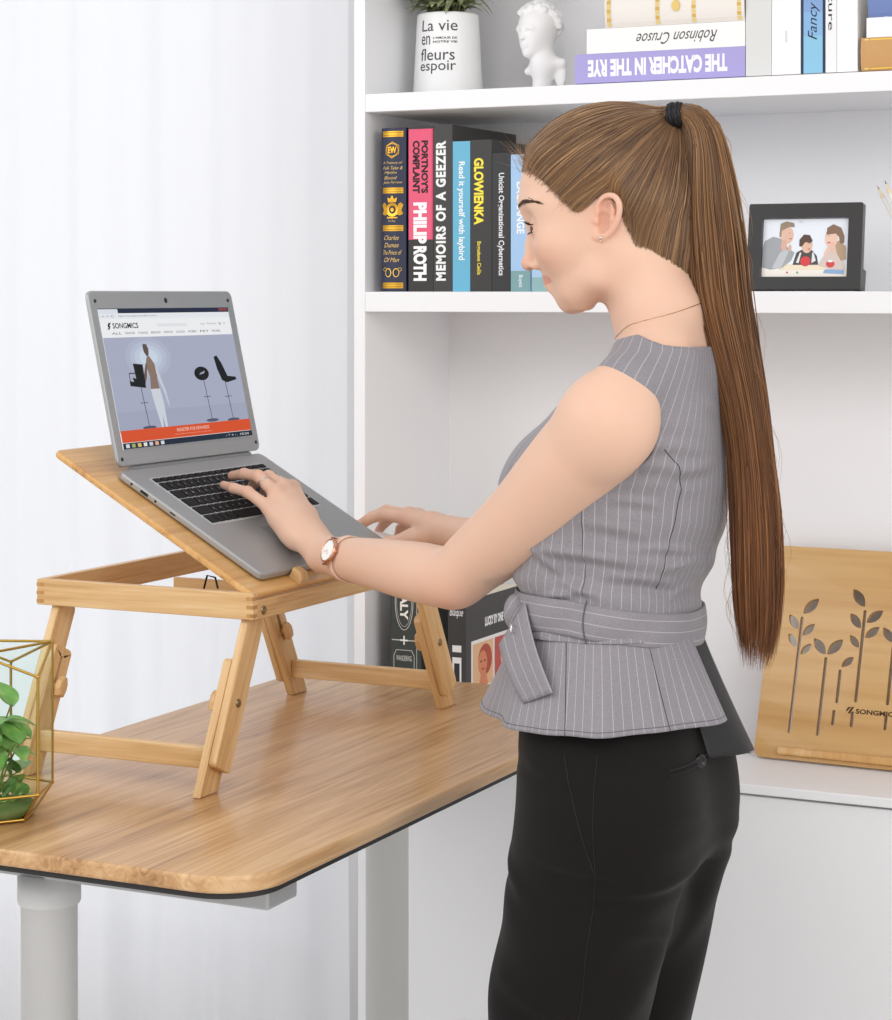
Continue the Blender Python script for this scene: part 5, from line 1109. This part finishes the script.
m = MB(); m.lathe([(.0, .0012), (.0042, .0012), (.0054, .0028), (.0076, .0028), (.0084, .0010), (.0084, 0), (0, 0)], frame(bw_, (.45, .9, 0), (0, 0, 1), (.9, -.45, 0)), 24); m.build('button', but, trs)
# shoes
for sg in (1, -1):
    sh = Field(); sh.chain([[-.010, .086*sg, .045], [.06, .092*sg, .038], [.150, .098*sg, .026]], [.036, .034, .024], .03); sh.add(ellipsoid((.125, .098*sg, .02), (.062, .040, .022)), .02); sh.cut(lambda x, y, z: .0006-z+0*x, 0)
    V, Q = sh.mesh((-.07, .03 if sg > 0 else -.15, -.01), (.22, .15 if sg > 0 else -.03, .10), .003); fastmesh('shoe', WP(V), Q, mat('shoe_black', '1d1c1c', .35), woman)
# ------------------------------------------------------------------ hair
rg = np.random.default_rng(21)
hm = bpy.data.materials.new('brown_hair'); hm.use_nodes = True; nt = hm.node_tree; b = nt.nodes['Principled BSDF']; at = N(nt, 'ShaderNodeAttribute', attribute_name='tint'); nt.links.new(at.outputs['Color'], b.inputs['Base Color'])
b.inputs['Roughness'].default_value = .38; b.inputs['Specular IOR Level'].default_value = .45; b.inputs['Sheen Weight'].default_value = .15; b.inputs['Sheen Roughness'].default_value = .4
hair_l = [(.125, .046), (.105, .0460), (.096, .0400), (.086, .0330), (.072, .0230), (.055, .0090), (.044, -.0010), (.035, -.0070), (.027, -.0090), (.020, -.0050), (.012, .0040), (.0, .0100), (-.012, .0080), (-.022, -.0080), (-.034, -.0330), (-.046, -.0580), (-.060, -.0830), (-.076, -.1080), (-.100, -.1300), (-.14, -.150)]
hx_ = np.array([p[0] for p in hair_l])[::-1]; hy_ = np.array([p[1] for p in hair_l])[::-1]
hf = Field(); hf.add(ellipsoid(HP(-.002, .0165), (.1120, .1020, .0790), SKAX), .01); hf.chain([HP(-.046, -.010), HP(-.056, -.060), HP(-.066, -.100)], [.070, .060, .050], .03)
TIE = HP(-.080, .0980); hf.add(rc(HP(-.050, .072), TIE, .040, .012), .03)
hf0 = Field(); hf0.ops = list(hf.ops)
def hcut(x, y, z): s, t, l = Hinv(x, y, z); return (np.interp(s, hx_, hy_)-t)*.75
hf.cut(hcut, .006)
headf = Field(); headf.ops = body.ops[:n_ear]+body.ops[n_head:n_head+5]
def hblend(fh, fs, s, t):
    w = np.clip((t-np.interp(s, hx_, hy_))/.034, 0, 1); w = w*w*(3-2*w); return fh*w+(fs-.0016)*(1-w)
class HairSkin:
    def at(self, P): s, t, l = Hinv(P[:, 0], P[:, 1], P[:, 2]); return hblend(hf1.at(P), headf.at(P), s, t)
hf1 = hf0; hf0 = HairSkin()
def hmod(a, lo, hi, h):
    b_, _ = headf.grid(lo, hi, h); n = a.shape; ax = [lo[i]+h*np.arange(n[i]) for i in range(3)]; s, t, l = Hinv(ax[0][:, None, None], ax[1][None, :, None], ax[2][None, None, :])
    return np.maximum(hblend(a, b_, s, t), (np.interp(s, hx_, hy_)+.0035-t)*.75)
hf.ops = list(hf1.ops)
V, Q = hf.mesh((-.17, -.13, 1.36), (.165, .13, 1.67), .0022, mod=hmod)
def tone(n, lo=.75, hi=1.25):
    c1, c2, c3 = sl('533722'), sl('8f683f'), sl('caa06c'); u = np.clip(rg.beta(2, 2.6, n), 0, 1)[:, None]; c = np.where(u < .6, c1*(1-u/.6)+c2*(u/.6), c2*(1-(u-.6)/.4)+c3*((u-.6)/.4)); return c
capc = np.tile(sl('5f4029'), (len(V), 1)); hair = fastmesh('hair', WP(V), Q, hm, woman, colors=capc)
# strands combed over the scalp toward the tie
def project(P, off):
    for _ in range(3):
        d = hf0.at(P)-off; e_ = 3e-4; g = np.stack([(hf0.at(P+np.eye(3)[i]*e_)-off-d)/e_ for i in range(3)], 1); P = P-g*(d/np.maximum(.2, (g*g).sum(1)))[:, None]
    return P
vi = rg.choice(len(V), 2600); P0 = V[vi]; s0, t0, l0 = Hinv(P0[:, 0], P0[:, 1], P0[:, 2])
hl_pts = []      # extra roots along the hairline
for sg in (1, -1):
    for i in range(1300):
        q = rg.random()*.98; s = .108-.180*q; t = np.interp(s, hx_, hy_)-.004+rg.random()**1.2*.016; hl_pts.append(HP(s, t, .078*sg*(1 if s < .08 else rg.random())))
P0 = np.concatenate([P0, np.array(hl_pts)]); P0 = project(P0, .0004); s0, t0, l0 = Hinv(P0[:, 0], P0[:, 1], P0[:, 2]); ok = t0 > np.interp(s0, hx_, hy_)-.006; P0 = P0[ok]
K = 16; path = [P0]; P = P0.copy(); off = rg.uniform(.0002, .0016, len(P0)); step = rg.uniform(.0035, .0075, len(P0))
for k in range(K-1):
    d = TIE-P; dist = np.linalg.norm(d, axis=1, keepdims=True); P = P+d/dist*np.minimum(step[:, None], dist*.5); P = project(P, off*(np.sin(np.pi*(k+1)/K)*.8+.2)); path.append(P)
S_ = np.stack(path, 1); rad = np.tile(np.concatenate([[.0002], np.full(K-2, .00048), [.0002]]), (len(S_), 1))*rg.uniform(.6, 1.3, (len(S_), 1))
vv, qq = strands(WP(S_), rad, 3); cc = np.repeat(tone(len(S_)), K*3, 0); fastmesh('hair_strands', vv, qq, hm, hair, colors=cc)
# baby hairs at the forehead, temple and nape
fl = []
for i in range(120):
    k = rg.random()
    if k < .5: s = .108-.03*rg.random(); t = np.interp(s, hx_, hy_)+.02*rg.random(); d = HX((.6, .9*rg.random()+.2, rg.normal()*.3)); ln = .012+.020*rg.random()
    elif k < .75: s = .05-.03*rg.random(); t = np.interp(s, hx_, hy_)+.003; d = HX((.1, -.8, .5)); ln = .010
    else: s = -.06-.03*rg.random(); t = np.interp(s, hx_, hy_)+.002; d = HX((.1, -.8, .1)); ln = .006+.010*rg.random()
    p = project(HP(s, t, (.078 if k > .5 else .07*rg.random()))[None], .0004)[0]; cv = rg.normal(0, 1, 3)*.35; fl.append([p+d*ln*q+cv*ln*q*q for q in np.linspace(0, 1, 8)])
vv, qq = strands(WP(np.array(fl)), np.tile(np.linspace(.00022, .00008, 8), (len(fl), 1)), 3); fastmesh('flyaway_hair', vv, qq, hm, hair, colors=np.tile(sl('a87c50'), (len(vv), 1)))
# ponytail
PT = np.array([(-.050, 1.6235), (-.0640, 1.6330), (-.0800, 1.6330), (-.0940, 1.6180), (-.1000, 1.5900), (-.1035, 1.5287), (-.1085, 1.4714), (-.1150, 1.4143), (-.1290, 1.3573), (-.1430, 1.3006), (-.1510, 1.2440), (-.1560, 1.1875), (-.1580, 1.1309), (-.1590, 1.0744), (-.1580, 1.0176), (-.1550, .9870)])
PWd = np.array([.008, .009, .013, .0185, .0235, .0320, .0345, .0340, .0300, .0255, .0245, .0270, .0285, .0275, .0210, .0150])
# smooth the centre line
tt2 = np.linspace(0, 1, 16); arc = np.concatenate([[0], np.cumsum(np.linalg.norm(np.diff(PT, axis=0), axis=1))]); arc /= arc[-1]
KK = 56; u_ = np.linspace(0, 1, KK)**1.0; ca = np.interp(u_, arc, PT[:, 0]); cz = np.interp(u_, arc, PT[:, 1]); cw = np.interp(u_, arc, PWd)
for _ in range(3): ca[1:-1] = (ca[:-2]+2*ca[1:-1]+ca[2:])/4; cz[1:-1] = (cz[:-2]+2*cz[1:-1]+cz[2:])/4; cw[1:-1] = (cw[:-2]+2*cw[1:-1]+cw[2:])/4
cb_ = np.interp(u_, [0, .1, .5, 1], [-.004, -.004, -.006, -.012])
NS = 3000; ang = rg.uniform(0, 2*np.pi, NS); rr = np.sqrt(rg.uniform(.25, 1, NS)); clump = rg.integers(0, 26, NS); cang = rg.uniform(0, 2*np.pi, 26); ang = ang*.75+cang[clump]*.0+.25*ang
wob = rg.normal(0, 1, (NS, 3)); ends = 1-np.abs(rg.normal(0, .085, NS)); ends = np.clip(ends, .70, 1.0); ends[rg.random(NS) < .10] -= .10; ends -= .05*(.5+.5*np.sin(clump*3.1))
tgrid = np.linspace(0, 1, 44); S_ = np.zeros((NS, 44, 3)); T_a = np.gradient(ca); T_z = np.gradient(cz); nl = np.sqrt(T_a**2+T_z**2); na = -T_z/nl; nz_ = T_a/nl
for j, t in enumerate(tgrid):
    uu = t*ends; A0 = np.interp(uu, u_, ca); Z0 = np.interp(uu, u_, cz); W0_ = np.interp(uu, u_, cw); B0 = np.interp(uu, u_, cb_); NA = np.interp(uu, u_, na); NZ = np.interp(uu, u_, nz_)
    k = rr*(1+.05*wob[:, 0]*np.sin(uu*9+wob[:, 1]*3)); gq = .10*np.sin(clump*1.7+uu*5)*np.minimum(1, uu*3)
    x_ = np.cos(ang)*k+gq; y_ = np.sin(ang)*k; splay = 1+.10*np.maximum(0, uu-.7)*wob[:, 2]
    S_[:, j, 0] = A0+NA*x_*W0_*splay; S_[:, j, 2] = Z0+NZ*x_*W0_; S_[:, j, 1] = B0+y_*W0_*.78*splay
rad = np.tile(np.interp(tgrid, [0, .04, .8, 1], [.0005, .00075, .0006, .0001]), (NS, 1))*rg.uniform(.6, 1.35, (NS, 1))
dark_ = np.clip(.62+.38*np.sin(clump*2.3)+.12*wob[:, 1], .35, 1.25)[:, None]
cs = tone(NS)*(.45+.60*dark_); down = np.ones((NS, 44, 1)); red_ = np.linspace(0, 1, 44)[None, :, None]
cc = cs[:, None, :]*(1-red_*.0)*np.array([1, 1, 1])*(1-.42*red_*np.array([0.1, .75, 1.0])); cc = np.repeat(cc[:, :, None, :], 3, 2).reshape(-1, 3)
vv, qq = strands(WP(S_), rad, 3); pony = fastmesh('ponytail', vv, qq, hm, woman, colors=cc)
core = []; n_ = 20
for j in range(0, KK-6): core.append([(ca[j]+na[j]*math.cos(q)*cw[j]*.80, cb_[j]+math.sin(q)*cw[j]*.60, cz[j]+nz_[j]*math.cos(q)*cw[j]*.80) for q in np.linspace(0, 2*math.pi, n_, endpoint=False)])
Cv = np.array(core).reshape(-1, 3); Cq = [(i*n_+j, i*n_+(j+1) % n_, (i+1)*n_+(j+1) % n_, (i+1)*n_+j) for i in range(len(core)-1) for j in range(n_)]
fastmesh('light_blocking_core', WP(Cv), Cq, hm, pony, colors=np.tile(sl('3f2817'), (len(Cv), 1)))  # dark solid core added inside the strands to block light
fl = []
for i in range(70):
    uu0 = rg.uniform(.05, .9); L0 = rg.uniform(.05, .12); sgn = 1 if rg.random() < .75 else -1; base = np.interp(uu0, u_, ca); pts = []
    for q in np.linspace(0, 1, 10):
        uu = min(1, uu0+L0*q); w_ = np.interp(uu, u_, cw); pts.append([np.interp(uu, u_, ca)+np.interp(uu, u_, na)*sgn*w_*(.95+.35*math.sin(q*3.1)*rg.uniform(.9, 1.1)), np.interp(uu, u_, cb_)+w_*.5*math.sin(i), np.interp(uu, u_, cz)])
    fl.append(pts)
vv, qq = strands(WP(np.array(fl)), np.tile(np.linspace(.00022, .0001, 10), (len(fl), 1)), 3); fastmesh('flyaway_hair', vv, qq, hm, pony, colors=np.tile(sl('9a6c42'), (len(vv), 1)))
# elastic tie
tp = np.array([ca[1]+.0, cb_[1], cz[1]]); ax = Vector(WP(np.array([ca[3], 0, cz[3]]))-WP(np.array([ca[0], 0, cz[0]]))).normalized(); Tm = ax.to_track_quat('Z', 'Y').to_matrix().to_4x4(); m = MB()
for k in range(5):
    Tm.translation = Vector(WP(tp))+ax*(-.005+.0034*k); rk_ = .0125+.0012*(k % 2); m.tube([tuple(Tm @ Vector((rk_*math.cos(t_)*.9, rk_*math.sin(t_), .0007*math.sin(t_*9+k)))) for t_ in np.linspace(0, 2*math.pi, 41)[:-1]], .0023, 6, closed=True)
m.build('hair_tie', mat('elastic_black', '17161a', .6), woman)
for o_ in list(hair.children)+list(pony.children):
    if o_.name.startswith(('hair_strands', 'flyaway')): o_['kind'] = 'stuff'
# ------------------------------------------------------------------ jewellery and watch
m = MB(); ep = Vector(WP(EP(.0005, -.0225, .0075, 1))); m.ball(ep, .0021, 12); m.ball(ep+Vector((0, -.0006, -.0036)), .0011, 8); m.build('earring', mat('silver', 'd9d7d2', .2, metal=1.), woman)
P = []
for i in range(80):
    t_ = 2*math.pi*i/80; rr_ = np.linspace(.14, .02, 500); cxn = -.052; zz = 1.394-.030*math.cos(t_)+.0*1; zz = 1.390-.022*math.cos(t_); X_ = np.stack([cxn+rr_*math.cos(t_), rr_*math.sin(t_), np.full_like(rr_, zz)], 1); d = body.at(X_); q = X_[np.argmax(d < .0004)]; P.append(tuple(WP(q)))
MB().tube(P, .00042, 6, closed=True).build('necklace', mat('rose_gold', 'c9a27c', .25, metal=1.), woman)
rgm = mat('watch_gold', 'd9a588', .22, metal=1.); stp = mat('watch_strap', 'ecc9b2', .45)
fd = (LP(*KN[1])-WR); fa = (WR-EL)/np.linalg.norm(WR-EL); wc = EL+(WR-EL)*.805
fw = Vector(-fa[0:1].tolist()[0:1][0] if False else 0 for _ in range(3)) if False else Vector((-fa[0], -fa[1], fa[2]))      # forearm axis in world axes
wcw = Vector(WP(wc)); tocam = (Vector((0, 0, 1.42))-wcw).normalized(); up_ = (Vector((0, 0, 1))*.10+tocam); nrm = (up_-fw*up_.dot(fw)).normalized(); sd = fw.cross(nrm)
ring_ = []
for i in range(72):
    t_ = 2*math.pi*i/72; dr = nrm*math.cos(t_)+sd*math.sin(t_); dl = np.array([-dr.x, -dr.y, dr.z]); rr_ = np.linspace(.045, .01, 300); X_ = wc+rr_[:, None]*dl; d = body.at(X_); q = rr_[np.argmax(d < .0010)]; ring_.append((dr, q))
qs = np.array([q for _, q in ring_]); qs = np.convolve(np.pad(qs, 4, 'wrap'), np.ones(9)/9, 'valid')
V_ = []; 
for (dr, _), q in zip(ring_, qs):
    for a_, o in ((-.0058, 0), (.0058, 0), (.0058, .0014), (-.0058, .0014)): V_.append(tuple(wcw+fw*a_+dr*(q+o)))
F_ = [(i*4+j, i*4+(j+1) % 4, ((i+1) % 72)*4+(j+1) % 4, ((i+1) % 72)*4+j) for i in range(72) for j in range(4)]
wt = MB(); wt.add(V_, F_, 0, True); wo = wt.build('watch', stp, woman)
Fm = frame(wcw+nrm*(qs[0]+.0006), fw, nrm.cross(fw), nrm) @ Matrix.Diagonal((1.1, 1.1, 1, 1)); cs_ = MB(); cs_.lathe([(0, 0), (.0135, 0), (.0145, .0012), (.0148, .0035), (.0142, .0052), (.0130, .0058), (.0126, .0050)], Fm, 48)
for sg in (-1, 1): cs_.tube([tuple(Fm @ Vector((-.006, sg*.0160, .0015))), tuple(Fm @ Vector((.006, sg*.0160, .0015)))], .0015, 8)
cs_.lathe([(0, 0), (.0016, 0), (.0016, .003), (0, .003)], Fm @ Matrix.Translation((-.0148, 0, .003)) @ Matrix.Rotation(R(-90), 4, 'Y'), 12); cs_.build('watch_case', rgm, wo)
ar = Art(.00005); ar.z = .0050; ar.poly(ell(0, 0, .0127, .0127, 40), 'f6f4f2'); ar.ring(0, .0, .0128, .0128, .0005, 'c99a80')
for k in range(12): a_ = k*math.pi/6; ar.stroke([(.0100*math.cos(a_), .0100*math.sin(a_)), (.0115*math.cos(a_), .0115*math.sin(a_))], .0004, 'b98a72')
ar.stroke([(0, 0), (.0075, .003)], .0005, 'b07c64'); ar.stroke([(0, 0), (-.003, .0055)], .0006, 'b07c64'); ar.build('watch_dial', wo, M=Fm)
# ring on the ring finger
k0, k1 = LP(*KN[1]), LP(*PH[1][0]); c_ = mixp(k0, k1, .62); axr = Vector(WP(k1)-WP(k0)).normalized(); Tm = axr.to_track_quat('Z', 'Y').to_matrix().to_4x4(); m = MB()
for k in range(2): Tm.translation = Vector(WP(c_))+axr*(.0022*k); m.tube([tuple(Tm @ Vector((.0094*math.cos(t_), .0094*math.sin(t_), .0012*math.sin(t_*2+k*1.6)))) for t_ in np.linspace(0, 2*math.pi, 33)[:-1]], .0006, 6, closed=True)
m.build('ring', mat('silver', 'd9d7d2', .2, metal=1.), woman)
# computer mouse under the right hand
mo = Field(); mo.add(ellipsoid((-1.492, 2.856, 1.0440), (.050, .030, .028)), .004); mo.cut(lambda x, y, z: 1.0438-z+0*x, .002)
V, Q = mo.mesh((-1.56, 2.81, 1.03), (-1.42, 2.90, 1.08), .0016); ms = thing('computer_mouse', 'white computer mouse under the woman\'s right hand', 'mouse', (-1.492, 2.856, 1.0438)); fastmesh('shell', V, Q, mat('mouse_white', 'f2f2f2', .35), ms)
# ------------------------------------------------------------------ light
w = bpy.data.worlds.new('world'); scene.world = w; w.use_nodes = True
w.node_tree.nodes['Background'].inputs[0].default_value = (*lin('fbfbfd'), 1); w.node_tree.nodes['Background'].inputs[1].default_value = .86
def area(name, loc, target, size, power, col='ffffff'):
    l = bpy.data.lights.new(name, 'AREA'); l.shape = 'RECTANGLE'; l.size, l.size_y = size; l.energy = power; l.color = lin(col)
    o = bpy.data.objects.new(name, l); COL.objects.link(o); o.location = loc
    o.rotation_euler = (Vector(target)-Vector(loc)).to_track_quat('-Z', 'Y').to_euler(); return o
area('left_fill_light', (-3.0, .6, 2.3), (-1.1, 2.6, 1.1), (1.6, 1.4), 20, 'ffffff')  # soft area light added in the room at front left, no window there
area('studio_softbox', (-.2, -.2, 2.75), (-1.2, 3.0, 1.2), (1.6, 1.2), 24, 'fffaf4')
area('daylight_outside_window', (-2.9, 4.7, 1.4), (-2.9, 3.4, 1.4), (5.0, 4.2), 24, 'f4f8ff')
area('right_softbox', (1.9, .9, 2.0), (-1.5, 3.3, 1.1), (1.8, 1.8), 26, 'fffcf8')
vs = scene.view_settings; vs.view_transform = 'Standard'; vs.look = 'None'; vs.exposure = 0.; vs.gamma = 1.; vs.use_curve_mapping = False
scene.display_settings.display_device = 'sRGB'
